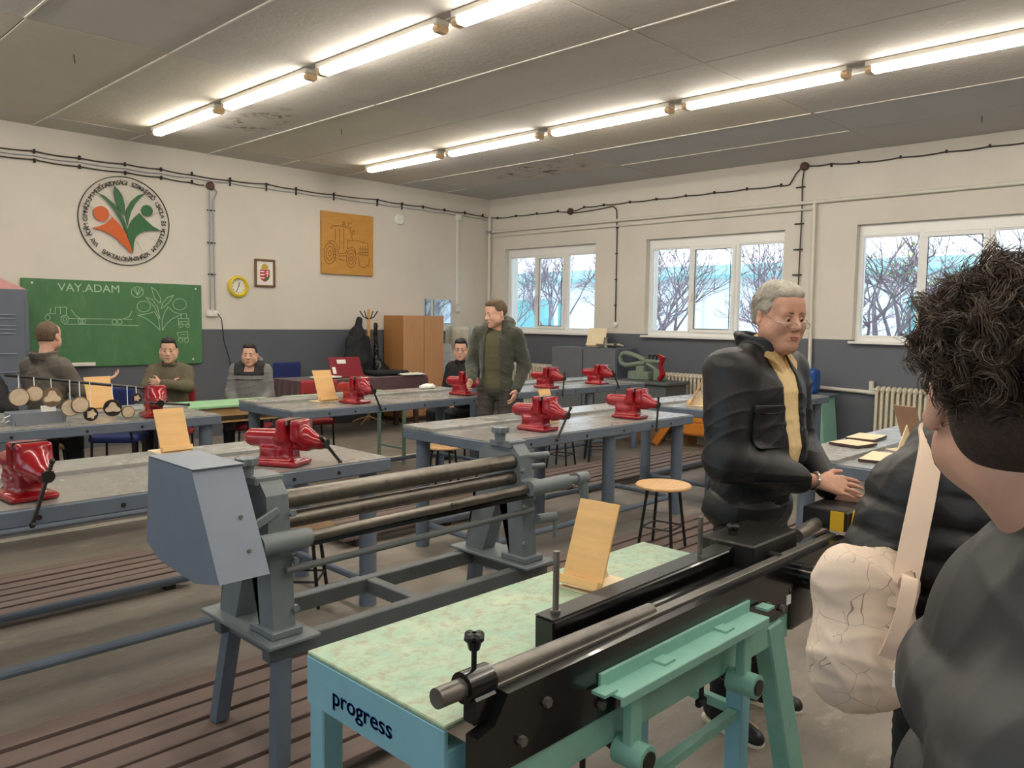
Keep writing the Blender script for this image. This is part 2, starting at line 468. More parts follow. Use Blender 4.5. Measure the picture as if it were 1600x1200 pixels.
def wall_mat():
    """white distemper above, blue-grey oil paint up to 1.46 m"""
    m = mat('wall_paint', (216, 209, 198), 0.75, var=0.035, vscale=1.6, bump=0.06, bscale=30)
    nt = m.node_tree; n = nt.nodes; l = nt.links; b = n['Principled BSDF']
    src = b.inputs['Base Color'].links[0].from_socket
    g = n.new('ShaderNodeNewGeometry'); sp = n.new('ShaderNodeSeparateXYZ'); l.new(g.outputs['Position'], sp.inputs[0])
    ma = n.new('ShaderNodeMath'); ma.operation = 'LESS_THAN'; ma.inputs[1].default_value = 1.46; l.new(sp.outputs['Z'], ma.inputs[0])
    nz = n.new('ShaderNodeTexNoise'); nz.inputs['Scale'].default_value = 3; nz.inputs['Detail'].default_value = 6
    cr = n.new('ShaderNodeMix'); cr.data_type = 'RGBA'; l.new(nz.outputs['Fac'], cr.inputs['Factor'])
    cr.inputs['A'].default_value = (*lin((84, 88, 96)), 1); cr.inputs['B'].default_value = (*lin((104, 108, 116)), 1)
    mx = n.new('ShaderNodeMix'); mx.data_type = 'RGBA'; l.new(ma.outputs[0], mx.inputs['Factor']); l.new(src, mx.inputs['A']); l.new(cr.outputs['Result'], mx.inputs['B'])
    l.new(mx.outputs['Result'], b.inputs['Base Color'])
    mr = n.new('ShaderNodeMapRange'); mr.inputs['To Min'].default_value = 0.8; mr.inputs['To Max'].default_value = 0.42; l.new(ma.outputs[0], mr.inputs['Value']); l.new(mr.outputs['Result'], b.inputs['Roughness'])
wall_mat()

def floor_mat():
    m = mat('floor_concrete', (140, 131, 120), 0.55, rgb2=(108, 100, 91), vscale=1.6, stretch=(0.7, 1.6, 1), wear=(160, 150, 136), wear_scale=5, wear_lo=0.54, wear_hi=0.76, bump=0.25, bscale=34)
    nt = m.node_tree; n = nt.nodes; l = nt.links; b = n['Principled BSDF']
    src = b.inputs['Base Color'].links[0].from_socket
    v = n.new('ShaderNodeTexVoronoi'); v.inputs['Scale'].default_value = 9; v.inputs['Randomness'].default_value = 1
    g = n.new('ShaderNodeNewGeometry'); l.new(g.outputs['Position'], v.inputs['Vector'])
    ma = n.new('ShaderNodeMath'); ma.operation = 'LESS_THAN'; ma.inputs[1].default_value = 0.055; l.new(v.outputs['Distance'], ma.inputs[0])
    nz = n.new('ShaderNodeTexNoise'); nz.inputs['Scale'].default_value = 2.2; l.new(g.outputs['Position'], nz.inputs['Vector'])
    m2 = n.new('ShaderNodeMath'); m2.operation = 'GREATER_THAN'; m2.inputs[1].default_value = 0.55; l.new(nz.outputs['Fac'], m2.inputs[0])
    m3 = n.new('ShaderNodeMath'); m3.operation = 'MULTIPLY'; l.new(ma.outputs[0], m3.inputs[0]); l.new(m2.outputs[0], m3.inputs[1])
    mx = n.new('ShaderNodeMix'); mx.data_type = 'RGBA'; l.new(m3.outputs[0], mx.inputs['Factor']); l.new(src, mx.inputs['A']); mx.inputs['B'].default_value = (*lin((170, 158, 138)), 1)
    l.new(mx.outputs['Result'], b.inputs['Base Color'])
floor_mat()
mat('ceiling_panel', (196, 190, 182), 0.9, var=0.04, vscale=2, bump=0.35, bscale=22)
mat('ceiling_panel_warm', (202, 193, 178), 0.9, var=0.04, vscale=2, bump=0.35, bscale=22)
mat('ceiling_panel_cool', (188, 187, 186), 0.9, var=0.04, vscale=2, bump=0.12, bscale=18)
mat('ceiling_panel_stained', (196, 190, 182), 0.9, var=0.04, vscale=2, bump=0.3, bscale=22, wear=(116, 96, 74), wear_scale=3.5, wear_lo=0.52, wear_hi=0.6)
def stain_mask():
    m = MATS['ceiling_panel_stained']; nt = m.node_tree; n = nt.nodes; l = nt.links
    mx = [q for q in n if q.type == 'MIX'][-1]; src = mx.inputs['Factor'].links[0].from_socket
    g = n.new('ShaderNodeNewGeometry'); tot = None
    for c, sc in (((8.6, 7.9, 3.79), (1.6, .8, 1)), ((4.5, 8.3, 3.79), (2.6, 1.0, 1))):
        v = n.new('ShaderNodeVectorMath'); v.operation = 'SUBTRACT'; l.new(g.outputs['Position'], v.inputs[0]); v.inputs[1].default_value = c
        v2 = n.new('ShaderNodeVectorMath'); v2.operation = 'MULTIPLY'; l.new(v.outputs[0], v2.inputs[0]); v2.inputs[1].default_value = sc
        ln = n.new('ShaderNodeVectorMath'); ln.operation = 'LENGTH'; l.new(v2.outputs[0], ln.inputs[0])
        mr = n.new('ShaderNodeMapRange'); mr.inputs['From Min'].default_value = .9; mr.inputs['From Max'].default_value = .45; l.new(ln.outputs['Value'], mr.inputs['Value'])
        if tot is None: tot = mr.outputs['Result']
        else:
            a = n.new('ShaderNodeMath'); a.operation = 'MAXIMUM'; l.new(tot, a.inputs[0]); l.new(mr.outputs['Result'], a.inputs[1]); tot = a.outputs[0]
    mu = n.new('ShaderNodeMath'); mu.operation = 'MULTIPLY'; l.new(src, mu.inputs[0]); l.new(tot, mu.inputs[1]); l.new(mu.outputs[0], mx.inputs['Factor'])
stain_mask()
mat('batten', (226, 220, 208), 0.7, var=0.15, vscale=6); mat('ceiling_gap', (40, 37, 34), 0.9); mat('batten_wood', (150, 112, 76), 0.7)

# ------------------------------------------------------------------ room shell
XW, YW, ZC, X0, Y0 = 10.2, 10.5, 3.79, -3.0, -3.0
def struct(o): o['kind'] = 'structure'; return o
struct(MB().box(((XW + X0) / 2, (YW + Y0) / 2, -0.05), (XW - X0, YW - Y0, 0.1)).build('floor', 'floor_concrete'))
struct(MB().box(((XW + X0) / 2, YW + 0.1, ZC / 2), (XW - X0 + 0.2, 0.2, ZC + 0.2)).build('wall_left', 'wall_paint'))
struct(MB().box(((XW + X0) / 2, Y0 - 0.1, ZC / 2), (XW - X0 + 0.2, 0.2, ZC + 0.2)).build('wall_back', 'wall_paint'))
NW = [(7.6, 9.8), (4.4, 6.6), (1.2, 3.4), (-2.0, 0.2)]   # daylight also enters from the side behind the camera
w = MB(); w.box((X0 - 0.15, (YW + Y0) / 2, 0.5), (0.3, YW - Y0, 1.0)); w.box((X0 - 0.15, (YW + Y0) / 2, (2.89 + ZC + 0.1) / 2), (0.3, YW - Y0, ZC + 0.1 - 2.89))
edges = [YW + 0.2] + [e for (a, b) in NW for e in (b, a)] + [Y0]
for i in range(0, len(edges), 2):
    a, b = edges[i + 1], edges[i]; w.box((X0 - 0.15, (a + b) / 2, 1.945), (0.3, b - a, 1.89))
struct(w.build('wall_near', 'wall_paint'))
for i, (a, b) in enumerate(NW):
    root = empty('window_%d' % (i + 5), (X0 - 0.12, (a + b) / 2, 1.0)); struct(root); f = MB()
    for y in (-1.07, -.37, .37, 1.07): f.box((0, y, .945), (.07, .06, 1.89), .005)
    for z in (.03, 1.86): f.box((0, 0, z), (.07, 2.2, .06), .005)
    f.build('window_frame', 'pvc', root); MB().box((0, 0, .945), (.006, 2.1, 1.8)).build('pane', 'window_glass', root, smooth=0)
WINS = [(8.06, 10.1, 1.44, 2.89), (4.89, 7.09, 1.44, 2.89), (1.75, 3.95, 1.44, 2.89), (-1.4, 0.8, 1.44, 2.89)]
WT = 0.34
w = MB()
w.box((XW + WT / 2, (YW + Y0) / 2, 0.72), (WT, YW - Y0, 1.44)); w.box((XW + WT / 2, (YW + Y0) / 2, (2.89 + ZC + 0.1) / 2), (WT, YW - Y0, ZC + 0.1 - 2.89))
edges = [YW + 0.2] + [e for (a, b, _, _) in WINS for e in (b, a)] + [Y0]
for i in range(0, len(edges), 2):
    a, b = edges[i + 1], edges[i]
    w.box((XW + WT / 2, (a + b) / 2, (1.44 + 2.89) / 2), (WT, b - a, 1.45))
struct(w.build('wall_right', 'wall_paint'))

# windows: one frame, three sashes, a pane in each, sills
for wi, (a, b, z0, z1) in enumerate(WINS):
    xf_ = XW + 0.13; root = empty('window_%d' % (wi + 1), (xf_, (a + b) / 2, z0)); struct(root)
    cy = (a + b) / 2; W = b - a; Hh = z1 - z0
    f = MB(); t = 0.06
    f.box((0, 0, t / 2), (0.07, W, t), 0.006); f.box((0, 0, Hh - 0.07), (0.07, W, 0.14), 0.006)
    f.box((0, -W / 2 + t / 2, Hh / 2 - .04), (0.068, t, Hh - .2), 0.004); f.box((0, W / 2 - t / 2, Hh / 2 - .04), (0.068, t, Hh - .2), 0.004)
    for k in (1, 2): f.box((0, W / 2 - W * k / 3, Hh / 2), (0.076, 0.06, Hh - 0.21), 0.004)
    f.build('window_frame', 'pvc', root)
    for k in range(3):
        yc = W / 2 - W * (k + 0.5) / 3; sw = W / 3 - 0.06; zs0, zs1 = 0.06, Hh - 0.14
        s = MB(); st = 0.055 if k == 1 else 0.02; dx = -0.025 if k == 1 else 0.0
        s.box((dx, yc, zs0 + st / 2), (0.06, sw + 0.03, st), 0.005); s.box((dx, yc, zs1 - st / 2), (0.06, sw + 0.03, st), 0.005)
        s.box((dx, yc - sw / 2 + st / 2 - 0.015, (zs0 + zs1) / 2), (0.058, st, zs1 - zs0 - 2 * st + .002), 0.001); s.box((dx, yc + sw / 2 - st / 2 + 0.015, (zs0 + zs1) / 2), (0.058, st, zs1 - zs0 - 2 * st + .002), 0.001)
        so = s.build('sash', 'pvc', root)
        MB().box((0.01, yc, (zs0 + zs1) / 2), (0.006, sw - 0.005, zs1 - zs0 - 0.01)).build('pane', 'window_glass', so, smooth=0)
        g = MB()
        for q in (-1, 1):
            g.box((dx - 0.033, yc + q * (sw / 2 - st + 0.002), (zs0 + zs1) / 2), (0.008, 0.008, zs1 - zs0 - 2 * st)); g.box((dx - 0.033, yc, (zs0 + zs1) / 2 + q * ((zs1 - zs0) / 2 - st)), (0.008, sw - 2 * st, 0.008))
        g.build('gasket', 'clip_black', so) if k == 1 else g.bm.free()
        if k == 1:
            MB().box((dx - 0.04, yc + sw / 2 - 0.01, Hh * 0.42), (0.02, 0.025, 0.06), 0.004).box((dx - 0.055, yc + sw / 2 - 0.01, Hh * 0.42 - 0.05), (0.015, 0.02, 0.11), 0.004).build('handle', 'white_plastic', so)
    MB().box((-0.08, 0, -0.012), (0.26, W + 0.04, 0.03), 0.005).build('window_sill', 'pvc', root)

# ceiling: separate panels with recessed joints and battens
ce = struct(MB().box(((XW + X0) / 2, (YW + Y0) / 2, ZC + 0.09), (XW - X0, YW - Y0, 0.1)).build('ceiling', 'ceiling_gap'))
gx = [X0, -2.34, -1.3, -0.26, 0.79, 1.83, 2.87, 3.91, 4.95, 5.97, 7.06, 8.09, 9.07, XW]; gy = [Y0, -2.6, 0.5, 3.63, 6.77, 9.9, YW]
rnd = random.Random(5)
for i in range(len(gx) - 1):
    for j in range(len(gy) - 1):
        a, b, c, d = gx[i], gx[i + 1], gy[j], gy[j + 1]; g = 0.008
        mt = rnd.choice(['ceiling_panel', 'ceiling_panel', 'ceiling_panel_warm'])
        if a >= 8.0: mt = 'ceiling_panel_cool'
        if (i, j) in ((11, 4), (7, 4)): mt = 'ceiling_panel_stained'
        MB().box(((a + b) / 2, (c + d) / 2, ZC + 0.02 + rnd.uniform(-0.003, 0.003)), (b - a - g, d - c - g, 0.04), 0.003).build('panel', mt, ce)
for i in range(1, len(gx) - 1):
    for j in range(len(gy) - 1):
        if rnd.random() < 0.72 or i in (8, 11):
            y0, y1 = gy[j] + 0.02, gy[j + 1] - 0.02; x = gx[i] + rnd.uniform(-0.006, 0.006)
            wood = (i == 12 and j == 2)
            MB().box((x, (y0 + y1) / 2, ZC - 0.004), (0.035 if wood else 0.016, y1 - y0, 0.009)).build('batten', 'batten_wood' if wood else 'batten', ce)
for k, (x, y) in enumerate([(2.35, 7.4), (5.3, 7.9), (9.3, 2.4)]):
    MB().cyl((x, y, ZC), (x + 0.01, y, ZC - 0.07), 0.004, n=6).build('wire_stub', 'clip_black', ce)

# floor markings (paint lines on the concrete)
for x0, x1, y in ((-0.5, 3.1, 6.58), (3.4, 8.9, 7.55)):
    o = MB().box(((x0 + x1) / 2, y, 0.001), (x1 - x0, 0.10, 0.003)).build('trim_%d' % (1 if y < 7 else 2), 'line_white'); struct(o)
struct(MB().box((9.55, 5.4, 0.001), (0.10, 4.4, 0.003)).build('trim_3', 'line_white'))

# white tiles behind the wash basin, left wall near the corner
tw = struct(MB().box((9.5, YW - 0.004, 0.76), (1.35, 0.008, 1.5)).build('trim_4', 'tile_grout'))
tm = MB().box((0, 0, 0), (0.146, 0.008, 0.146), 0.002).build('tile', 'tile_white', tw); first = True
for i in range(9):
    for j in range(10):
        o = tm if first else tm.copy()
        if not first: COL.objects.link(o)
        first = False; o.location = (8.9 + i * 0.15, YW - 0.011, 0.09 + j * 0.15)

# ------------------------------------------------------------------ fluorescent fixtures
def fixture():
    root = empty('ceiling_light')
    MB().box((0, 0, -0.0225), (0.12, 1.58, 0.044), 0.006).build('channel', 'fixture_white', root)
    prof = [(-0.04, -0.045), (-0.052, -0.055), (-0.052, -0.075), (-0.036, -0.094), (0.036, -0.094), (0.052, -0.075), (0.052, -0.055), (0.04, -0.045)]
    MB().prism(prof, -0.735, 0.735, lambda a, b, t: (a, t, b)).build('diffuser', 'lamp_glow', root, smooth=0)
    for s in (-1, 1):
        MB().prism([(a * 1.04, b * 1.02) for a, b in prof], s * 0.735, s * 0.79, lambda a, b, t: (a, t, b)).build('end_cap', 'fixture_beige', root)
    return root
fx = fixture(); first = True
RN = {3.88: 'row of lights above the blackboard end', 6.84: 'row of lights above the middle benches', 0.92: 'row of lights by the near wall'}
for X in (3.88, 6.84, 0.92):
    for k in range(7):
        o = fx if first else copy_tree(fx); first = False
        o.location = (X, 8.74 - 1.725 * k, ZC)
        if k == 0 and X > 1: o['label'] = ('last ceiling light of its row, nearest the ' + ('school emblem' if X < 5 else 'carved tractor board'))
        else: o['label'] = 'long lit ceiling tube in the ' + RN[X]
        o['category'] = 'ceiling light'; o['group'] = RN[X]

# ------------------------------------------------------------------ outside the windows
struct(MB().box((40, 15, -0.3), (59, 120, 0.2)).build('floor_outside_yard', 'yard'))
sh = empty('storage_shed', (30, 22, 0), 0, 'long white shed with turquoise metal roof across the yard', 'building')
MB().box((3, 0, 1.7), (6, 90, 3.8)).build('wall', 'shed_wall', sh)
MB().prism([(-0.5, 3.45), (3.2, 4.15), (6.6, 3.45), (6.6, 3.6), (3.2, 4.3), (-0.5, 3.6)], -46, 46, lambda a, b, t: (a, t, b)).build('roof', 'shed_roof', sh)
MB().box((-0.05, 5.5, 1.2), (0.12, 3.4, 2.9)).build('door', 'shed_door', sh); MB().box((-0.05, -14, 1.2), (0.12, 3.4, 2.9)).build('door', 'shed_door', sh)
for y in range(-44, 45, 4): MB().box((-0.06, y, 1.7), (0.14, 0.25, 3.6)).build('post', 'shed_wall', sh)

def tree(loc, h, seed, label, leaf, nleaf, spread=0.55, rad=0.07):
    g = random.Random(seed); root = empty('bare_tree', loc, 0, label, 'tree', 'bare trees outside the windows')
    tb = MB(); tips = []
    def grow(p, d, L, r, lev):
        pts = [p]; q = p.copy(); dd = d.copy()
        for _ in range(3):
            dd = (dd + Vector((g.uniform(-1, 1), g.uniform(-1, 1), g.uniform(-0.5, 0.6))) * 0.16).normalized(); q = q + dd * L / 3; pts.append(q.copy())
        tb.tube(pts, r, n=5 if lev < 2 else 3, radii=[r, r * 0.88, r * 0.75, r * 0.6])
        if lev >= 3: tips.extend(pts[1:])
        if lev < 6:
            for k in range(g.choice((2, 3, 3)) if lev else 5):
                nd = (dd + Vector((g.uniform(-1, 1), g.uniform(-1, 1), g.uniform(-0.35, 0.7))) * spread * 1.5).normalized()
                grow(pts[g.choice((2, 3, 3))] if lev else pts[g.choice((1, 2, 3, 3))], nd, L * g.uniform(0.55, 0.82), max(r * 0.6, .0045), lev + 1)
    grow(Vector((0, 0, -0.3)), Vector((g.uniform(-.1, .1), g.uniform(-.1, .1), 1)), h * 0.34, rad, 0)
    tb.build('branches', 'bark', root)
    lv = MB(); bm = lv.bm
    for _ in range(nleaf):
        c = g.choice(tips) + Vector((g.gauss(0, .07), g.gauss(0, .07), g.gauss(0, .07))); s = g.uniform(0.012, 0.03)
        a = Vector((g.uniform(-1, 1), g.uniform(-1, 1), g.uniform(-1, 1))).normalized() * s; b = a.orthogonal().normalized() * s * 0.6
        bm.faces.new([bm.verts.new(c + x) for x in (a, b, -a, -b)])
    lo = lv.build('leaves', leaf, root, smooth=0, recalc=False); lo['kind'] = 'stuff'
tree((15.5, 13.6, -.2), 4.4, 1, 'thin leafless tree beyond the window beside the corner', 'twig_leaf', 60)
tree((17.0, 16.8, -.2), 4.6, 2, 'slim leafless sapling further off beyond the corner window', 'twig_leaf', 60, rad=0.05)
tree((13.8, 8.9, -.2), 4.2, 3, 'twiggy tree with dry reddish leaves outside the middle window', 'twig_leaf', 900)
tree((14.6, 7.3, -.2), 4.4, 4, 'dense tree full of dry reddish leaves outside the middle window', 'twig_leaf', 1300)
tree((14.2, 10.1, -.2), 4.0, 5, 'leafless shrub-like tree at the corner side of the middle window', 'twig_leaf', 500)
tree((13.0, 4.6, -.2), 4.6, 6, 'tree with a patch of yellow-green leaves outside the window by the radiator', 'spring_leaf', 900, rad=0.09)
tree((14.0, 3.4, -.2), 4.6, 7, 'grey leafless tree outside the window above the radiator', 'twig_leaf', 900)
tree((13.4, 2.3, -.2), 4.4, 8, 'short leafless tree at the far side of the radiator window', 'twig_leaf', 500)
# ------------------------------------------------------------------ traced wall art (metres, about each piece's centre)
EMBLEM_SHAPES = {
'orange_figure': [(-0.391,-0.117),(-0.31,-0.092),(-0.226,-0.043),(-0.158,0.032),(-0.088,-0.033),(-0.005,-0.153),(0.056,-0.305),(0.07,-0.396),(0.049,-0.384),(-0.041,-0.29),(-0.156,-0.194),(-0.26,-0.144)] ,
'green_figure': [(0.165,0.115),(0.23,0.048),(0.329,-0.033),(0.437,-0.086),(0.306,-0.083),(0.193,-0.116),(0.12,-0.176),(0.093,-0.257),(0.079,-0.395),(0.061,-0.349),(0.016,-0.173),(0.024,-0.095),(0.052,-0.025),(0.097,0.046)] ,
'middle_leaf': [(-0.122,0.417),(-0.069,0.361),(-0.033,0.299),(-0.008,0.202),(-0.01,0.069),(-0.053,0.109),(-0.089,0.16),(-0.119,0.245),(-0.131,0.331)] ,
'curved_leaf': [(-0.321,0.31),(-0.239,0.28),(-0.146,0.209),(-0.084,0.139),(-0.028,0.034),(0.02,-0.106),(0.006,-0.146),(-0.04,-0.034),(-0.127,0.123),(-0.219,0.228)] ,
'slender_leaf': [(0.254,0.375),(0.159,0.335),(0.069,0.25),(0.012,0.149),(-0.001,0.048),(0.019,-0.051),(0.04,0.029),(0.072,0.133),(0.123,0.228),(0.191,0.314)] }
CHALK = [
[(-0.827,0.078),(-0.792,0.116),(-0.716,0.117),(-0.714,0.192),(-0.593,0.195),(-0.596,0.1),(-0.657,0.08)] ,
[(-0.772,0.116),(-0.76,0.182)] ,
[(-0.662,0.193),(-0.66,0.108)] ,
[(-0.573,0.052),(-0.575,0.038),(-0.581,0.025),(-0.591,0.015),(-0.603,0.009),(-0.616,0.006),(-0.629,0.008),(-0.64,0.015),(-0.649,0.025),(-0.654,0.037),(-0.656,0.051),(-0.654,0.066),(-0.647,0.078),(-0.638,0.088),(-0.626,0.095),(-0.613,0.097),(-0.6,0.095),(-0.589,0.089),(-0.58,0.079),(-0.574,0.066),(-0.573,0.052)] ,
[(-0.594,0.052),(-0.597,0.041),(-0.605,0.032),(-0.615,0.029),(-0.625,0.032),(-0.633,0.04),(-0.635,0.052),(-0.632,0.063),(-0.624,0.072),(-0.614,0.075),(-0.604,0.072),(-0.596,0.064),(-0.594,0.052)] ,
[(-0.77,0.069),(-0.773,0.055),(-0.782,0.044),(-0.793,0.038),(-0.806,0.038),(-0.817,0.044),(-0.825,0.055),(-0.827,0.068),(-0.824,0.082),(-0.816,0.093),(-0.804,0.1),(-0.792,0.1),(-0.78,0.094),(-0.773,0.083),(-0.77,0.069)] ,
[(-0.571,0.062),(0.157,0.058)] ,
[(-0.542,0.167),(-0.499,0.101),(-0.447,0.063)] ,
[(0.051,0.061),(0.119,0.09),(0.159,0.16)] ,
[(-0.416,0.029),(-0.419,0.016),(-0.427,0.006),(-0.438,0.001),(-0.449,0.001),(-0.46,0.006),(-0.467,0.016),(-0.469,0.029),(-0.466,0.041),(-0.459,0.051),(-0.448,0.057),(-0.436,0.057),(-0.426,0.051),(-0.418,0.041),(-0.416,0.029)] ,
[(-0.386,0.029),(-0.389,0.017),(-0.396,0.007),(-0.407,0.001),(-0.419,0.001),(-0.43,0.006),(-0.437,0.016),(-0.439,0.029),(-0.436,0.041),(-0.429,0.051),(-0.418,0.057),(-0.406,0.057),(-0.395,0.052),(-0.388,0.042),(-0.386,0.029)] ,
[(-0.026,0.024),(-0.029,0.012),(-0.037,0.001),(-0.049,-0.005),(-0.061,-0.005),(-0.073,0.001),(-0.08,0.011),(-0.083,0.024),(-0.079,0.037),(-0.071,0.047),(-0.06,0.053),(-0.047,0.053),(-0.036,0.048),(-0.029,0.037),(-0.026,0.024)] ,
[(0.037,0.025),(0.034,0.012),(0.025,0.002),(0.014,-0.004),(0.001,-0.004),(-0.01,0.001),(-0.018,0.012),(-0.02,0.025),(-0.017,0.037),(-0.009,0.048),(0.002,0.054),(0.015,0.054),(0.027,0.048),(0.034,0.038),(0.037,0.025)] ,
[(-0.625,-0.005),(-0.195,-0.012),(0.233,-0.02)] ,
[(0.304,0.406),(0.3,0.385),(0.289,0.366),(0.272,0.351),(0.251,0.341),(0.228,0.337),(0.205,0.339),(0.184,0.348),(0.168,0.362),(0.158,0.38),(0.155,0.4),(0.159,0.421),(0.17,0.44),(0.187,0.455),(0.207,0.465),(0.23,0.469),(0.253,0.467),(0.274,0.458),(0.29,0.444),(0.301,0.426),(0.304,0.406)] ,
[(0.185,0.431),(0.232,0.363),(0.283,0.435)] ,
[(0.205,0.452),(0.232,0.373),(0.254,0.45)] ,
[(0.403,0.47),(0.462,0.431),(0.521,0.331),(0.51,0.269),(0.44,0.329),(0.403,0.47)] ,
[(0.334,0.34),(0.41,0.318),(0.478,0.217),(0.506,0.064),(0.438,0.216),(0.334,0.34)] ,
[(0.687,0.377),(0.603,0.344),(0.54,0.27),(0.525,0.198),(0.623,0.282),(0.687,0.377)] ,
[(0.388,0.226),(0.383,0.204),(0.371,0.185),(0.352,0.169),(0.328,0.159),(0.302,0.155),(0.277,0.158),(0.254,0.167),(0.236,0.182),(0.225,0.201),(0.221,0.222),(0.226,0.243),(0.238,0.263),(0.256,0.278),(0.28,0.288),(0.305,0.293),(0.331,0.29),(0.354,0.281),(0.372,0.266),(0.384,0.247),(0.388,0.226)] ,
[(0.854,0.263),(0.849,0.24),(0.836,0.22),(0.816,0.203),(0.791,0.192),(0.763,0.188),(0.736,0.191),(0.712,0.201),(0.692,0.217),(0.68,0.237),(0.676,0.259),(0.681,0.282),(0.694,0.302),(0.714,0.319),(0.739,0.33),(0.766,0.334),(0.793,0.331),(0.818,0.322),(0.837,0.306),(0.85,0.286),(0.854,0.263)] ,
[(0.236,0.111),(0.356,0.133),(0.436,0.159),(0.485,0.074),(0.503,-0.08),(0.423,0.002),(0.334,0.068),(0.236,0.111)] ,
[(0.611,0.226),(0.683,0.159),(0.788,0.13),(0.66,0.072),(0.576,-0.008),(0.533,-0.08),(0.53,0.054),(0.569,0.157),(0.611,0.226)] ,
[(0.744,0.077),(0.743,-0.007),(0.881,-0.006),(0.883,0.078),(0.744,0.077)] ,
[(0.776,0.077),(0.788,0.14),(0.852,0.141),(0.857,0.078)] ,
[(0.804,-0.011),(0.8,-0.025),(0.789,-0.036),(0.774,-0.04),(0.759,-0.036),(0.748,-0.026),(0.745,-0.011),(0.749,0.004),(0.76,0.014),(0.775,0.018),(0.79,0.015),(0.8,0.004),(0.804,-0.011)] ,
[(0.89,-0.015),(0.886,-0.027),(0.876,-0.037),(0.863,-0.04),(0.851,-0.037),(0.841,-0.027),(0.838,-0.015),(0.842,-0.002),(0.851,0.007),(0.864,0.011),(0.877,0.007),(0.886,-0.002),(0.89,-0.015)] ,
[(0.72,-0.112),(0.858,-0.095),(0.867,-0.175),(0.75,-0.185),(0.72,-0.112)] ,
[(0.796,-0.206),(0.792,-0.221),(0.781,-0.232),(0.766,-0.236),(0.751,-0.232),(0.741,-0.221),(0.737,-0.206),(0.741,-0.191),(0.752,-0.181),(0.767,-0.177),(0.782,-0.181),(0.792,-0.192),(0.796,-0.206)] ,
[(0.875,-0.211),(0.871,-0.226),(0.86,-0.237),(0.845,-0.241),(0.83,-0.237),(0.819,-0.226),(0.815,-0.211),(0.82,-0.196),(0.831,-0.185),(0.846,-0.182),(0.861,-0.186),(0.871,-0.196),(0.875,-0.211)] ,
[(0.772,-0.133),(0.825,-0.133)] ,
[(0.743,0.035),(0.882,0.036)] ,
]
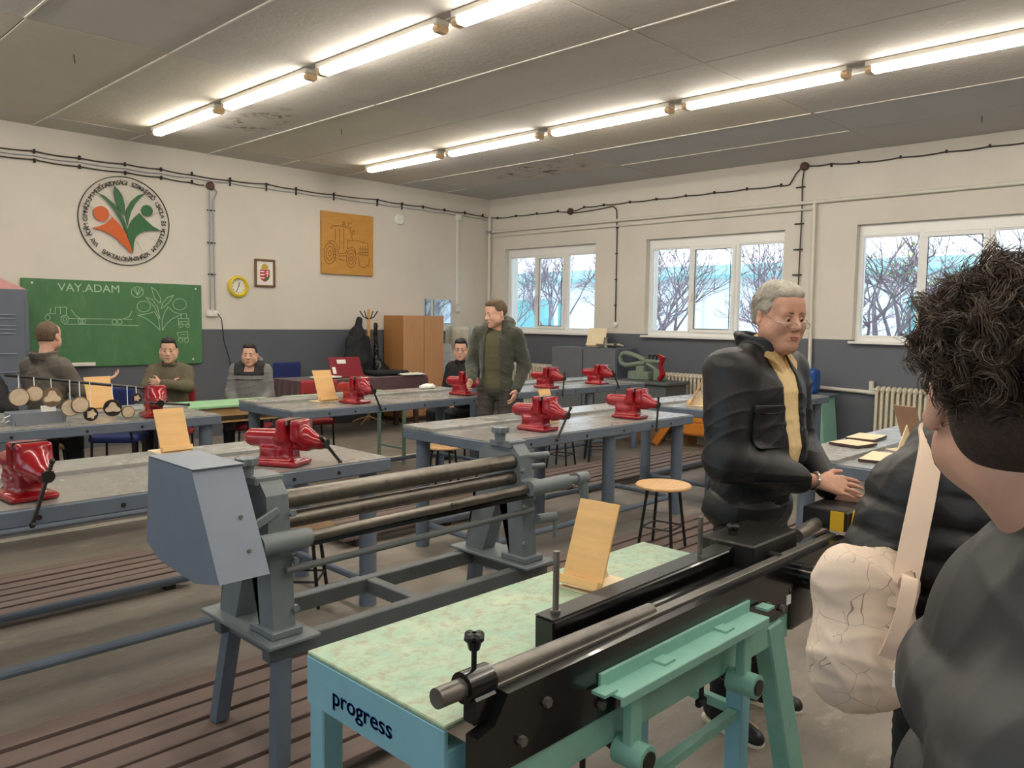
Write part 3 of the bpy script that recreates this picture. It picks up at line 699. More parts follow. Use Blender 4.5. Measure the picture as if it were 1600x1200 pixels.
CARVING = [
[(-0.23,-0.154),(-0.235,-0.203),(-0.25,-0.249),(-0.272,-0.285),(-0.301,-0.309),(-0.332,-0.319),(-0.363,-0.313),(-0.391,-0.292),(-0.413,-0.259),(-0.427,-0.216),(-0.432,-0.168),(-0.427,-0.119),(-0.412,-0.075),(-0.39,-0.038),(-0.362,-0.014),(-0.331,-0.004),(-0.3,-0.009),(-0.271,-0.029),(-0.249,-0.062),(-0.235,-0.105),(-0.23,-0.154)] ,
[(-0.27,-0.157),(-0.274,-0.198),(-0.288,-0.233),(-0.308,-0.257),(-0.332,-0.266),(-0.356,-0.26),(-0.375,-0.238),(-0.389,-0.205),(-0.393,-0.165),(-0.388,-0.125),(-0.375,-0.09),(-0.355,-0.066),(-0.331,-0.056),(-0.307,-0.062),(-0.287,-0.084),(-0.274,-0.117),(-0.27,-0.157)] ,
[(-0.307,-0.159),(-0.31,-0.181),(-0.319,-0.198),(-0.332,-0.204),(-0.344,-0.199),(-0.353,-0.184),(-0.356,-0.163),(-0.353,-0.141),(-0.344,-0.125),(-0.331,-0.118),(-0.319,-0.123),(-0.31,-0.138),(-0.307,-0.159)] ,
[(0.141,-0.212),(0.137,-0.255),(0.124,-0.294),(0.104,-0.326),(0.08,-0.347),(0.052,-0.355),(0.025,-0.35),(0.001,-0.332),(-0.018,-0.303),(-0.031,-0.265),(-0.035,-0.223),(-0.031,-0.181),(-0.018,-0.142),(0.001,-0.111),(0.026,-0.09),(0.053,-0.081),(0.08,-0.086),(0.105,-0.103),(0.124,-0.132),(0.137,-0.17),(0.141,-0.212)] ,
[(0.106,-0.214),(0.102,-0.247),(0.09,-0.274),(0.073,-0.293),(0.053,-0.301),(0.032,-0.296),(0.015,-0.279),(0.004,-0.253),(0.0,-0.221),(0.004,-0.189),(0.016,-0.162),(0.033,-0.142),(0.053,-0.135),(0.073,-0.14),(0.09,-0.156),(0.102,-0.183),(0.106,-0.214)] ,
[(0.074,-0.216),(0.07,-0.237),(0.059,-0.25),(0.046,-0.251),(0.036,-0.239),(0.032,-0.219),(0.036,-0.199),(0.046,-0.186),(0.059,-0.185),(0.07,-0.197),(0.074,-0.216)] ,
[(0.183,-0.165),(0.207,-0.321),(0.291,-0.336),(0.376,-0.292),(0.4,-0.181)] ,
[(-0.313,0.207),(-0.279,0.253),(-0.132,0.267),(0.03,0.238),(0.042,0.215)] ,
[(-0.234,0.21),(-0.229,0.038)] ,
[(-0.155,0.236),(-0.156,-0.091)] ,
[(-0.086,0.233),(-0.081,0.05),(-0.087,-0.086)] ,
[(0.03,0.224),(0.077,0.072)] ,
[(-0.017,0.055),(0.147,0.068),(0.363,0.036),(0.369,-0.153),(0.147,-0.128)] ,
[(-0.017,0.055),(-0.017,-0.062)] ,
[(-0.359,0.018),(-0.269,0.035),(-0.201,-0.037),(-0.179,-0.151),(-0.052,-0.142)] ,
[(-0.052,-0.142),(-0.017,-0.071),(0.076,-0.035),(0.124,-0.071),(0.135,-0.139)] ,
[(0.219,-0.015),(0.219,-0.153)] ,
[(0.267,-0.011),(0.267,-0.15)] ,
[(0.315,-0.008),(0.315,-0.146)] ,
[(0.195,-0.056),(0.369,-0.051)] ,
[(0.195,-0.105),(0.369,-0.101)] ,
[(0.065,0.188),(0.1,0.22),(0.112,0.173),(0.077,0.15),(0.065,0.188)] ,
[(-0.179,-0.189),(-0.041,-0.18)] ,
[(-0.179,-0.237),(-0.076,-0.25)] ,
[(-0.258,-0.079),(-0.213,-0.095)] ,
[(-0.258,-0.122),(-0.213,-0.139)] ,
[(-0.258,-0.166),(-0.213,-0.182)] ,
[(-0.258,-0.209),(-0.213,-0.225)] ,
[(-0.259,-0.252),(-0.213,-0.269)] ,
]
# ------------------------------------------------------------------ things on the left wall
YF = YW - 0.0025  # just proud of the wall face
def on_wall(cx, cz, depth=0.0):
    return lambda a, b, t: (cx + a, YF - depth - t, cz + b)
# school emblem: ring, figures, leaves, lettering
em = empty('school_emblem', (3.87, YF, 2.80), 0, 'round white wall emblem of orange and green leaf figures ringed by lettering', 'emblem')
L = lambda a, b, t: (a, -t, b)
MB().lathe([(0.538, 0), (0.546, 0), (0.546, 0.016), (0.538, 0.016)], n=72, axis=(0, -1, 0), loop=True).build('ring', 'print_black', em)
for nm, poly in EMBLEM_SHAPES.items():
    MB().prism(poly, 0.02, 0.032, L).build(nm, 'emblem_orange' if 'orange' in nm else 'emblem_green', em, smooth=0)
def disc(c, r, n=28): return [(c[0] + r * math.cos(2 * PI * k / n), c[1] + r * math.sin(2 * PI * k / n)) for k in range(n)]
MB().prism(disc((-0.284, 0.063), 0.09), 0.02, 0.032, L).build('orange_head', 'emblem_orange', em, smooth=0)
MB().prism(disc((0.262, 0.155), 0.071), 0.02, 0.032, L).build('green_head', 'emblem_green', em, smooth=0)
sp = MB()
for a in (-30, 20, 60, 115, 160, 205, 250, 300): sp.cyl((0, -0.008, 0), (0.54 * math.cos(R(a)), -0.008, 0.54 * math.sin(R(a))), 0.003, n=5)
sp.build('wire_spokes', 'white_plastic', em)
def ring_text(txt, r, a0, a1, size, inward, parent, name):
    bm = bmesh.new(); n = len(txt)
    for i, ch in enumerate(txt):
        if ch == ' ': continue
        a = R(a0 + (a1 - a0) * i / (n - 1)); me = text_mesh(ch, size, 0.004)
        rot = a - PI / 2 if not inward else a + PI / 2
        M = Matrix.Translation((r * math.cos(a), -0.022, r * math.sin(a))) @ Matrix.Rotation(-rot, 4, 'Y') @ Matrix.Rotation(PI / 2, 4, 'X') @ Matrix.Translation((0, -size * 0.35, 0))
        me.transform(M); bm.from_mesh(me); bpy.data.meshes.remove(me)
    me = bpy.data.meshes.new(name); bm.to_mesh(me); bm.free(); o_ = link(name, me, 'print_black', parent, smooth=0); o_['kind'] = 'stuff'; return o_
ring_text('VAY ÁDÁM GIMNÁZIUM MEZŐGAZDASÁGI SZAKKÉPZŐ ISKOLA ÉS KOLLÉGIUM', 0.468, 222, -44, 0.075, False, em, 'lettering')
ring_text('BAKTALÓRÁNTHÁZA', 0.468, 236, 304, 0.075, True, em, 'town_lettering')

# blackboard with chalk drawings
bb = empty('blackboard', (3.76, YF, 1.525), 0, 'green school blackboard with chalk drawings of tractor, trailer and leaf emblem', 'blackboard')
MB().box((0, -0.014, 0), (2.12, 0.028, 1.045), 0.004).build('panel', 'board_green', bb)
ch = MB()
for pl in CHALK: ch.ribbon([(x, -0.029, z) for x, z in pl], 0.0065, 0.0012, (0, -1, 0))
ch.build('chalk_drawing', 'chalk', bb, smooth=0)
me = text_mesh('VAY.ADAM', 0.135, 0.0006); me.transform(Matrix.Translation((-0.33, -0.0295, 0.385)) @ Matrix.Rotation(PI / 2, 4, 'X') @ Matrix.Diagonal((1.05, 1, 1, 1)))
link('chalk_lettering', me, 'chalk', bb, smooth=0)['kind'] = 'stuff'
for x, z in ((-0.95, 0.47), (0.98, 0.47), (0.93, -0.46)): MB().cyl((x, -0.028, z), (x, -0.034, z), 0.012, n=10).build('screw', 'white_plastic', bb)
MB().box((-0.52, -0.06, -0.50), (0.42, 0.09, 0.018), 0.003).box((-0.52, -0.1, -0.485), (0.42, 0.012, 0.04), 0.003).build('chalk_tray', 'white_paint', bb)

# yellow clock
ck = empty('wall_clock', (5.35, YF, 2.05), 0, 'round yellow wall clock with white face', 'clock')
MB().lathe([(0.1, 0), (0.148, 0.0), (0.152, 0.02), (0.14, 0.045), (0.118, 0.05), (0.106, 0.03), (0.1, 0.012)], n=40, axis=(0, -1, 0), loop=True).build('rim', 'signal_yellow', ck)
MB().lathe([(0.001, 0.005), (0.108, 0.005), (0.108, 0.012), (0.001, 0.012)], n=32, axis=(0, -1, 0)).build('dial', 'paper', ck)
nm_ = bmesh.new()
for k in range(1, 13):
    a = PI / 2 - 2 * PI * k / 12; me = text_mesh(str(k), 0.03, 0.0006)
    me.transform(Matrix.Translation((0.085 * math.cos(a), -0.0135, 0.085 * math.sin(a) - 0.01)) @ Matrix.Rotation(PI / 2, 4, 'X')); nm_.from_mesh(me); bpy.data.meshes.remove(me)
me = bpy.data.meshes.new('numerals'); nm_.to_mesh(me); nm_.free(); link('numerals', me, 'print_black', ck, smooth=0)['kind'] = 'stuff'
MB().ribbon([(0.005, -0.016, -0.005), (0.018, -0.016, 0.058)], 0.009, 0.002, (0, -1, 0)).build('hour_hand', 'print_black', ck, smooth=0)
MB().ribbon([(0.006, -0.018, 0.012), (-0.03, -0.018, -0.075)], 0.007, 0.002, (0, -1, 0)).build('minute_hand', 'print_black', ck, smooth=0)

# framed coat of arms
fr = empty('framed_crest', (5.755, YF, 2.255), 0, 'small brown framed picture of a striped crowned crest beside the yellow clock', 'picture')
f = MB()
for s in (-1, 1): f.box((s * 0.142, -0.015, 0), (0.028, 0.03, 0.39), 0.004); f.box((0, -0.015, s * 0.181), (0.30, 0.03, 0.028), 0.004)
f.build('frame', 'frame_brown', fr)
MB().box((0, -0.006, 0), (0.27, 0.008, 0.35)).build('mount', 'paper', fr)
sh_ = [(-0.075, 0.05), (0.075, 0.05), (0.078, -0.04), (0.06, -0.09), (0.0, -0.125), (-0.06, -0.09), (-0.078, -0.04)]
MB().prism(sh_, 0.0101, 0.0115, L).build('shield', 'crest_red', fr, smooth=0)
st = MB()
for z in (0.022, -0.022, -0.066): st.box((-0.04, -0.0122, z), (0.068, 0.0014, 0.018))
st.box((0.038, -0.0122, -0.005), (0.012, 0.0014, 0.09)); st.box((0.038, -0.0122, 0.02), (0.044, 0.0014, 0.011)); st.box((0.038, -0.0122, -0.006), (0.056, 0.0014, 0.011))
st.build('white_stripes', 'paper', fr, smooth=0)
MB().prism([(0.004, -0.06), (0.04, -0.045), (0.072, -0.06), (0.056, -0.092), (0.004, -0.12)], 0.0116, 0.0128, L).build('green_hills', 'crest_green', fr, smooth=0)
MB().prism([(-0.05, 0.055), (0.05, 0.055), (0.055, 0.09), (0.03, 0.125), (0.0, 0.135), (-0.03, 0.125), (-0.055, 0.09)], 0.0101, 0.0125, L).build('crown', 'crest_gold', fr, smooth=0)

# carved tractor board
tb = empty('tractor_board', (7.14, YF, 2.765), 0, 'square honey-coloured wooden panel with a carved tractor', 'wall panel')
MB().box((0, -0.02, 0), (0.94, 0.04, 0.93), 0.004).build('panel', 'carved_wood', tb)
cv = MB()
for pl in CARVING: cv.ribbon([(x, -0.0405, z) for x, z in pl], 0.011, 0.001, (0, -1, 0))
cv.build('carving', 'carved_line', tb, smooth=0)
me = text_mesh('B C', 0.12, 0.0006); me.transform(Matrix.Translation((-0.02, -0.041, 0.25)) @ Matrix.Rotation(PI / 2, 4, 'X')); link('carved_lettering', me, 'carved_line', tb, smooth=0)['kind'] = 'stuff'

# cable runs on the left wall
g = random.Random(3)
def cable(name, label, pts, r, m, clips, clip_axis, clip_size=(0.03, 0.02, 0.05), cat='cable', nsub=6, sag=0.012):
    root = empty(name, pts[0], 0, label, cat); o = Vector(pts[0]); P = []
    for a, b in zip(pts, pts[1:]):
        a, b = Vector(a), Vector(b)
        for k in range(nsub):
            t = k / nsub; p = a.lerp(b, t); p.z -= sag * 4 * t * (1 - t) * (1 if abs((b - a).z) < 0.5 * (b - a).length else 0); P.append(p - o)
    P.append(Vector(pts[-1]) - o)
    MB().tube(P, r, n=6).build('cable', m, root)
    for c in clips: MB().box(Vector(c) - o, clip_size, 0.003).build('clip', 'clip_black', root)
    return root
clx = [2.3, 2.88, 3.36, 3.88, 4.32, 4.72, 5.25, 5.79, 6.26, 6.9, 7.7, 8.19, 8.63, 9.1, 9.57, 10.0]
cable('power_cable', 'upper dark cable strung along the wall above the emblem', [(-2.5, YF - .02, 3.5)] + [(x, YF - .022, 3.50 + g.uniform(-.02, .01)) for x in clx] + [(10.15, YF - .02, 3.47)], 0.008, 'cable_dark',
      [(x, YF - .02, 3.495) for x in clx], 0, (0.022, 0.03, 0.05))
cable('power_cable', 'lower dark cable strung along the wall above the emblem, ending at the brown box', [(-2.5, YF - .02, 3.39)] + [(x, YF - .022, 3.395 + g.uniform(-.015, .01)) for x in clx[:6]] + [(4.88, YF - .02, 3.37)], 0.008, 'cable_dark',
      [(x, YF - .02, 3.39) for x in clx[:6]], 0, (0.022, 0.03, 0.05))
cable('power_cable', 'pale cable under the dark one between the emblem and the corner', [(-2.5, YF - .012, 3.44)] + [(x, YF - .012, 3.445) for x in clx] + [(10.1, YF - .012, 3.42)], 0.007, 'tray_grey', [(x, YF - .015, 3.44) for x in clx[6:12]], 0, (0.016, 0.025, 0.07))
jb = MB().lathe([(0.001, 0), (0.055, 0), (0.055, 0.03), (0.04, 0.045), (0.001, 0.045)], n=18, axis=(0, -1, 0)).build('junction_box', 'box_brown'); jb.location = (4.97, YF, 3.37); tag(jb, 'round brown junction box on the wall between emblem and clock', 'junction box')
cable('power_cable', 'grey cable dropping straight from the brown box to the wall socket', [(4.95, YF - .02, 3.33), (4.945, YF - .02, 2.9), (4.945, YF - .02, 1.72)], 0.009, 'tray_grey', [(4.975, YF - .015, z) for z in (3.05, 2.62, 2.2)], 0, (0.11, 0.018, 0.018))
cable('power_cable', 'second grey cable bowing out beside the drop to the wall socket', [(5.0, YF - .02, 3.37), (5.06, YF - .02, 3.3), (5.0, YF - .02, 3.18), (5.0, YF - .02, 2.5), (5.01, YF - .02, 1.72)], 0.009, 'tray_grey', [], 0)
so = empty('wall_socket', (4.97, YF, 1.67), 0, 'white double wall socket below the cable drop right of the blackboard', 'socket')
for s in (-1, 1): MB().box((s * 0.04, -0.02, 0), (0.078, 0.04, 0.08), 0.008).lathe([(0.001, 0.04), (0.026, 0.04), (0.026, 0.044), (0.001, 0.044)], c=(s * 0.04, 0, 0), n=14, axis=(0, -1, 0)).build('outlet', 'white_plastic', so)
cable('dangling_flex', 'thin black power cord hanging from the white wall socket', [(5.03, YF - .05, 1.67), (5.08, YF - .06, 1.6), (5.12, YF - .04, 1.3), (5.2, YF - .03, 1.05), (5.26, YF - .03, 0.7), (5.26, YF - .03, 0.3)], 0.006, 'clip_black', [], 0, cat='cord', sag=0)
dv = MB().lathe([(0.001, 0), (0.085, 0), (0.09, 0.02), (0.075, 0.05), (0.001, 0.055)], n=24, axis=(0, -1, 0)).build('bell', 'white_plastic'); dv.location = (8.14, YF, 3.24); tag(dv, 'round white wall bell right of the tractor board', 'bell')
cd = empty('cable_conduit', (9.41, YF, 1.9), 0, 'white vertical conduit running down to the light switch', 'conduit')
MB().box((0, -0.012, 0.76), (0.05, 0.024, 1.52), 0.004).build('duct', 'white_paint', cd); MB().box((0, -0.03, 1.5), (0.1, 0.06, 0.1), 0.006).build('junction', 'white_paint', cd)
sw = empty('light_switch', (9.42, YF, 1.82), 0, 'cream light switch under the white conduit', 'switch')
MB().box((0, -0.02, 0), (0.08, 0.04, 0.12), 0.006).build('plate', 'fixture_white', sw); MB().box((0, -0.045, 0), (0.035, 0.012, 0.06), 0.003).build('rocker', 'white_plastic', sw)
mi = MB().box((0, -0.01, 0), (0.6, 0.02, 0.75), 0.003).build('wall_mirror', 'glass_mirror'); mi.location = (8.98, YF - .0, 1.6); tag(mi, 'frameless mirror above the wash corner behind the wardrobe', 'mirror')
dp = empty('towel_dispenser', (9.42, YF - .02, 1.32), 0, 'cream plastic paper towel dispenser on the tiled wall', 'dispenser')
sdf_obj('housing', [rbox((0, -0.09, 0), (0.15, 0.09, 0.2), 0.06)], 'radiator_cream', dp, 0.01)
sdf_obj('roll_window', [ell((0.12, -0.13, -0.06), (0.06, 0.06, 0.12))], 'tray_grey', dp, 0.008)

# ------------------------------------------------------------------ things on the window wall
XF = XW - 0.0025
cy_ = [10.28, 9.82, 9.33, 8.86]
cable('power_cable', 'dark cable along the window wall from the corner to the small round box', [(XF - .02, 10.48, 3.49)] + [(XF - .022, y, 3.455) for y in cy_] + [(XF - .02, 8.62, 3.43)], 0.009, 'cable_dark', [(XF - .02, y, 3.455) for y in cy_], 0, (0.03, 0.022, 0.04))
cy2 = [8.3, 7.9, 7.4, 6.92, 6.41, 5.95, 5.45, 4.96]
cable('power_cable', 'dark cable above the middle window rising to the round brown box', [(XF - .02, 8.56, 3.43)] + [(XF - .022, y, 3.475) for y in cy2] + [(XF - .02, 4.84, 3.47), (XF - .02, 4.76, 3.6), (XF - .02, 4.68, 3.68)], 0.009, 'cable_dark', [(XF - .02, y, 3.475) for y in cy2], 0, (0.03, 0.022, 0.04))
cable('power_cable', 'dark cable dropping between the two windows to a white socket', [(XF - .02, 8.56, 3.4), (XF - .02, 7.72, 3.44), (XF - .02, 7.65, 3.38), (XF - .02, 7.63, 3.0), (XF - .02, 7.62, 1.62)], 0.009, 'cable_dark', [(XF - .02, 7.63, z) for z in (3.1, 2.7, 2.3, 1.9)], 0, (0.03, 0.04, 0.016))
cy3 = [4.3, 3.96, 3.47, 2.97, 2.53, 2.0]
cable('power_cable', 'dark cable from the round brown box along the top of the window wall', [(XF - .02, 4.6, 3.68)] + [(XF - .022, y, 3.645 + (0.03 if i == 0 else 0)) for i, y in enumerate(cy3)] + [(XF - .02, -2, 3.6)], 0.009, 'cable_dark', [(XF - .02, y, 3.65) for y in cy3], 0, (0.03, 0.022, 0.035))
cable('power_cable', 'dark cable dropping from the round brown box beside the white pipe', [(XF - .02, 4.65, 3.66), (XF - .02, 4.67, 3.5), (XF - .03, 4.655, 3.1), (XF - .03, 4.66, 2.2), (XF - .03, 4.66, 0.9)], 0.009, 'cable_dark', [(XF - .02, 4.69, z) for z in (3.42, 2.95, 2.62, 2.29)], 0, (0.03, 0.12, 0.016))
for y, z, lb in ((8.59, 3.43, 'small dark junction box on the window wall above the corner window'), (4.65, 3.68, 'round brown junction box high between the windows')):
    o = MB().lathe([(0.001, 0), (0.055, 0), (0.055, 0.035), (0.04, 0.05), (0.001, 0.05)], n=18, axis=(-1, 0, 0)).build('junction_box', 'box_brown'); o.location = (XF, y, z); tag(o, lb, 'junction box')
o = MB().lathe([(0.001, 0), (0.04, 0), (0.04, 0.03), (0.001, 0.035)], n=16, axis=(-1, 0, 0)).build('wall_socket', 'white_plastic'); o.location = (XF, 7.62, 1.6); tag(o, 'small round white socket between the two windows', 'socket')
hp = empty('heating_pipe', (XF - .05, 4.5, 3.2), 0, 'white heating pipes running above the windows and down between them', 'pipe')
MB().cyl((0, 5.9, 0.01), (0, -7.4, 0.01), 0.022, n=12).build('upper_pipe', 'pipe_white', hp)
MB().cyl((0.01, 5.9, -0.075), (0.01, -0.02, -0.075), 0.012, n=8).build('thin_pipe', 'pipe_white', hp)
MB().tube([(0, -0.02, 0.0), (0, -0.02, -0.1), (0, -0.03, -1.2), (0, -0.05, -2.3), (0, -0.08, -2.36), (0, -0.85, -2.38)], 0.024, n=12).build('drop_pipe', 'pipe_white', hp)
MB().cyl((0, -0.84, -2.36), (0, -0.84, -2.24), 0.03, n=10).cyl((0, -0.80, -2.38), (0, -0.9, -2.38), 0.03, n=10).build('valve', 'pipe_white', hp)
cp = empty('heating_pipe', (10.12, 10.42, 0), 0, 'white vertical pipe standing in the room corner', 'pipe')
MB().cyl((0, 0, 0), (0, 0, 3.48), 0.025, n=10).build('pipe', 'pipe_white', cp); MB().box((0, 0, 3.2), (0.09, 0.09, 0.05), 0.004).build('bracket', 'tray_grey', cp)

def radiator(y0, n, label):
    root = empty('radiator', (XF - .13, y0, 0), 0, label, 'radiator')
    def col():
        b = MB()
        for dx in (-0.045, 0.045): b.tube([(dx, 0, 0.22), (dx, 0, 0.5), (dx, 0, 0.86)], 0.019, n=8)
        b.ball((0, 0, 0.865), (0.075, 0.03, 0.05), 10); b.ball((0, 0, 0.22), (0.075, 0.03, 0.05), 10); b.box((0, 0, 0.54), (0.05, 0.012, 0.62), 0.004)
        return b
    s0 = col().build('section', 'radiator_cream', root)
    for k in range(1, n):
        s = s0.copy(); COL.objects.link(s); s.parent = root; s.location = (0, -k * 0.062, 0)
    MB().cyl((0, 0.06, 0.865), (0, -n * 0.062, 0.865), 0.018, n=8).build('top_pipe', 'radiator_cream', root)
    MB().cyl((0, 0.06, 0.22), (0, -n * 0.062, 0.22), 0.018, n=8).build('bottom_pipe', 'radiator_cream', root)
    MB().box((0, -0.1, 0.09), (0.03, 0.03, 0.18)).box((0, -n * 0.062 + .1, 0.09), (0.03, 0.03, 0.18)).build('foot', 'radiator_cream', root)
radiator(3.55, 26, 'cream ribbed radiator under the window, beside the blue grinder')
radiator(6.75, 26, 'cream ribbed radiator under the middle window behind the green shear')
radiator(9.75, 20, 'cream ribbed radiator under the window next to the corner')
# ------------------------------------------------------------------ workbenches
BZ = 0.86
def bench(x0, x1, y0, y1, label, strip=0.32, mid=False):
    root = empty('workbench', (x0, y0, 0), 0, label, 'workbench', 'grey steel workbenches')
    Lx, Ly = x1 - x0, y1 - y0
    MB().box((Lx / 2, Ly / 2, BZ - 0.04), (Lx, Ly, 0.072), 0.006).build('apron', 'bench_paint', root)
    MB().box((Lx / 2, (Ly - strip) / 2 + 0.004, BZ - 0.002), (Lx - 0.012, Ly - strip - 0.008, 0.005)).build('worktop', 'bench_top', root)
    MB().box((Lx / 2, Ly - strip / 2, BZ + 0.010), (Lx, strip, 0.026), 0.003).build('back_strip', 'bench_strip', root)
    xs = [0.09, Lx - 0.09] + ([Lx / 2 + 0.15] if mid else [])
    for x in xs:
        for y in (0.10, Ly - 0.12): MB().cyl((x, y, 0), (x, y, BZ - 0.07), 0.05, n=16).build('leg', 'bench_paint', root)
    for y in (0.12, Ly - 0.12): MB().cyl((0.12, y, 0.15), (Lx - 0.12, y, 0.15), 0.022, n=10).build('foot_rail', 'bench_paint', root)
    for x in (0.12, Lx - 0.12): MB().cyl((x, 0.12, 0.15), (x, Ly - 0.12, 0.15), 0.022, n=10).build('side_rail', 'bench_paint', root)
    for x in (0.35, 0.62, 0.95, Lx - 1.0, Lx - 0.62, Lx - 0.35): MB().cyl((x, 0.001, BZ - 0.045), (x, -0.003, BZ - 0.045), 0.011, n=8).build('bolt', 'dark_steel', root)
    return root
bench(0.35, 2.76, 3.62, 4.56, 'grey steel workbench right behind the sheet roller')
bench(0.53, 2.95, 6.08, 7.02, 'grey steel workbench with hanging wood slices in front of the blackboard')
bench(3.58, 5.98, 3.62, 4.56, 'grey steel workbench with two vises beside the round stool', mid=True)
bench(3.5, 5.92, 5.93, 6.88, 'grey steel workbench in front of the plum-covered table')
bench(6.3, 8.66, 5.98, 6.92, 'grey steel workbench in front of the grey steel cabinet', mid=True)
bench(6.38, 8.8, 3.62, 4.56, 'grey steel workbench with a side-on plywood stand, beyond the round stool bench')
bench(4.50, 6.95, 1.15, 2.12, 'grey steel workbench with boards near the radiator')

# ------------------------------------------------------------------ vises (front jaw towards -Y)
def vise():
    root = empty('bench_vise')
    base = [rbox((0, 0.02, 0.012), (0.095, 0.125, 0.014), 0.012, 0.0), rcone((0, 0.03, 0.02), (0, 0.03, 0.06), 0.075, 0.055, 0.02), rbox((0, 0.04, 0.075), (0.05, 0.1, 0.05), 0.02, 0.03),
            rcone((0, 0.2, 0.135), (0, 0.0, 0.135), 0.048, 0.056, 0.015), rbox((0, -0.005, 0.185), (0.07, 0.032, 0.06), 0.015, 0.03), rbox((0, 0.06, 0.075), (0.06, 0.06, 0.02), 0.01, 0.02), rbox((0, 0, -.102), (.3, .4, .1), .002, .001, 's')]
    sdf_obj('body', base, 'vise_red', root, 0.0065)
    jaw = [rbox((0, -0.085, 0.19), (0.07, 0.028, 0.055), 0.015, 0.0), ell((0, -0.115, 0.145), (0.055, 0.065, 0.062), 0.04), rcone((0, -0.13, 0.135), (0, -0.205, 0.125), 0.05, 0.036, 0.02), rbox((0, -0.07, 0.12), (0.038, 0.08, 0.035), 0.012, 0.02)]
    sdf_obj('moving_jaw', jaw, 'vise_red', root, 0.0065)
    MB().box((0, -0.043, 0.232), (0.136, 0.012, 0.03), 0.002).build('jaw_plate', 'bare_steel', root)
    MB().box((0, -0.054, 0.232), (0.136, 0.008, 0.03), 0.002).build('jaw_plate', 'dark_steel', root)
    MB().cyl((0, -0.2, 0.125), (0, -0.245, 0.122), 0.026, 0.026, n=16).build('screw', 'dark_steel', root)
    hb = MB().cyl((0, -0.006, 0.06), (0, -0.006, -0.2), 0.0085, n=8).ball((0, -0.006, 0.062), 0.013, 8).ball((0, -0.006, -0.2), 0.013, 8).build('handle_bar', 'dark_steel', root)
    hb.location = (0, -0.228, 0.123)
    return root
vz = vise(); first = True
VIS = [(0.98, 3.82, 4, 18, 'red bench vise at the blackboard-side end of the bench behind the sheet roller'), (2.2, 3.8, 28, -52, 'red bench vise with an open jaw directly behind the sheet roller knob'),
       (2.5, 6.27, -12, -84, 'red bench vise clamping the rod of hanging wood slices'), (4.27, 6.13, 6, -28, 'red bench vise beside a plywood stand before the plum table'), (5.62, 6.13, 6, -35, 'red bench vise held by the boy in the olive fleece'),
       (6.98, 6.18, 4, 6, 'red bench vise left of another, in front of the grey cabinet'), (7.93, 6.18, 4, -36, 'red bench vise by the end of the bench near the green lever shear'),
       (4.24, 3.82, 6, 38, 'red bench vise with a plywood stand behind it, near the roller knob'), (5.36, 3.82, 6, 4, 'red bench vise at the end of the bench above the round stool')]
for x, y, rz, ha, lb in VIS:
    o = vz if first else copy_tree(vz); first = False
    o.location = (x, y, BZ + .004); o.rotation_euler = (0, 0, R(rz)); tag(o, lb, 'vise', 'red bench vises')
    for c in o.children:
        if c.name.startswith('handle_bar'): c.rotation_euler = (0, R(ha), 0)

# ------------------------------------------------------------------ duckboards
def duckboard(x0, x1, y0, y1, n, label, seed):
    g = random.Random(seed)
    root = empty('duckboard', (x0, y0, 0), 0, label, 'duckboard', 'slatted duckboards on the workshop floor')
    Lx, W = x1 - x0, (y1 - y0) / n
    for k in range(n):
        MB().box((Lx / 2 + g.uniform(-.02, .02), W * (k + .5), 0.062 + g.uniform(-.002, .003)), (Lx, W - 0.028, 0.024), 0.003, rot=(0, 0, g.uniform(-.003, .003))).build('slat', 'duckboard', root)
    for x in (0.12, Lx / 2, Lx - 0.12): MB().box((x, (y1 - y0) / 2, 0.025), (0.06, y1 - y0 - 0.02, 0.05)).build('bearer', 'duckboard_bearer', root)
duckboard(-0.6, 2.35, 2.3, 3.36, 8, 'brown slatted duckboard under the sheet roller legs', 1)
duckboard(-0.6, 2.08, 4.72, 5.5, 7, 'brown slatted duckboard between the two blackboard-side benches', 2)
duckboard(3.2, 5.15, 4.72, 5.48, 6, 'brown slatted duckboard in front of the plum-table bench', 3)
duckboard(5.85, 8.4, 4.72, 5.55, 7, 'brown slatted duckboard with a sheen before the grey-cabinet bench', 4)
duckboard(3.35, 6.2, 2.45, 3.45, 8, 'brown slatted duckboard under the round stool', 5)

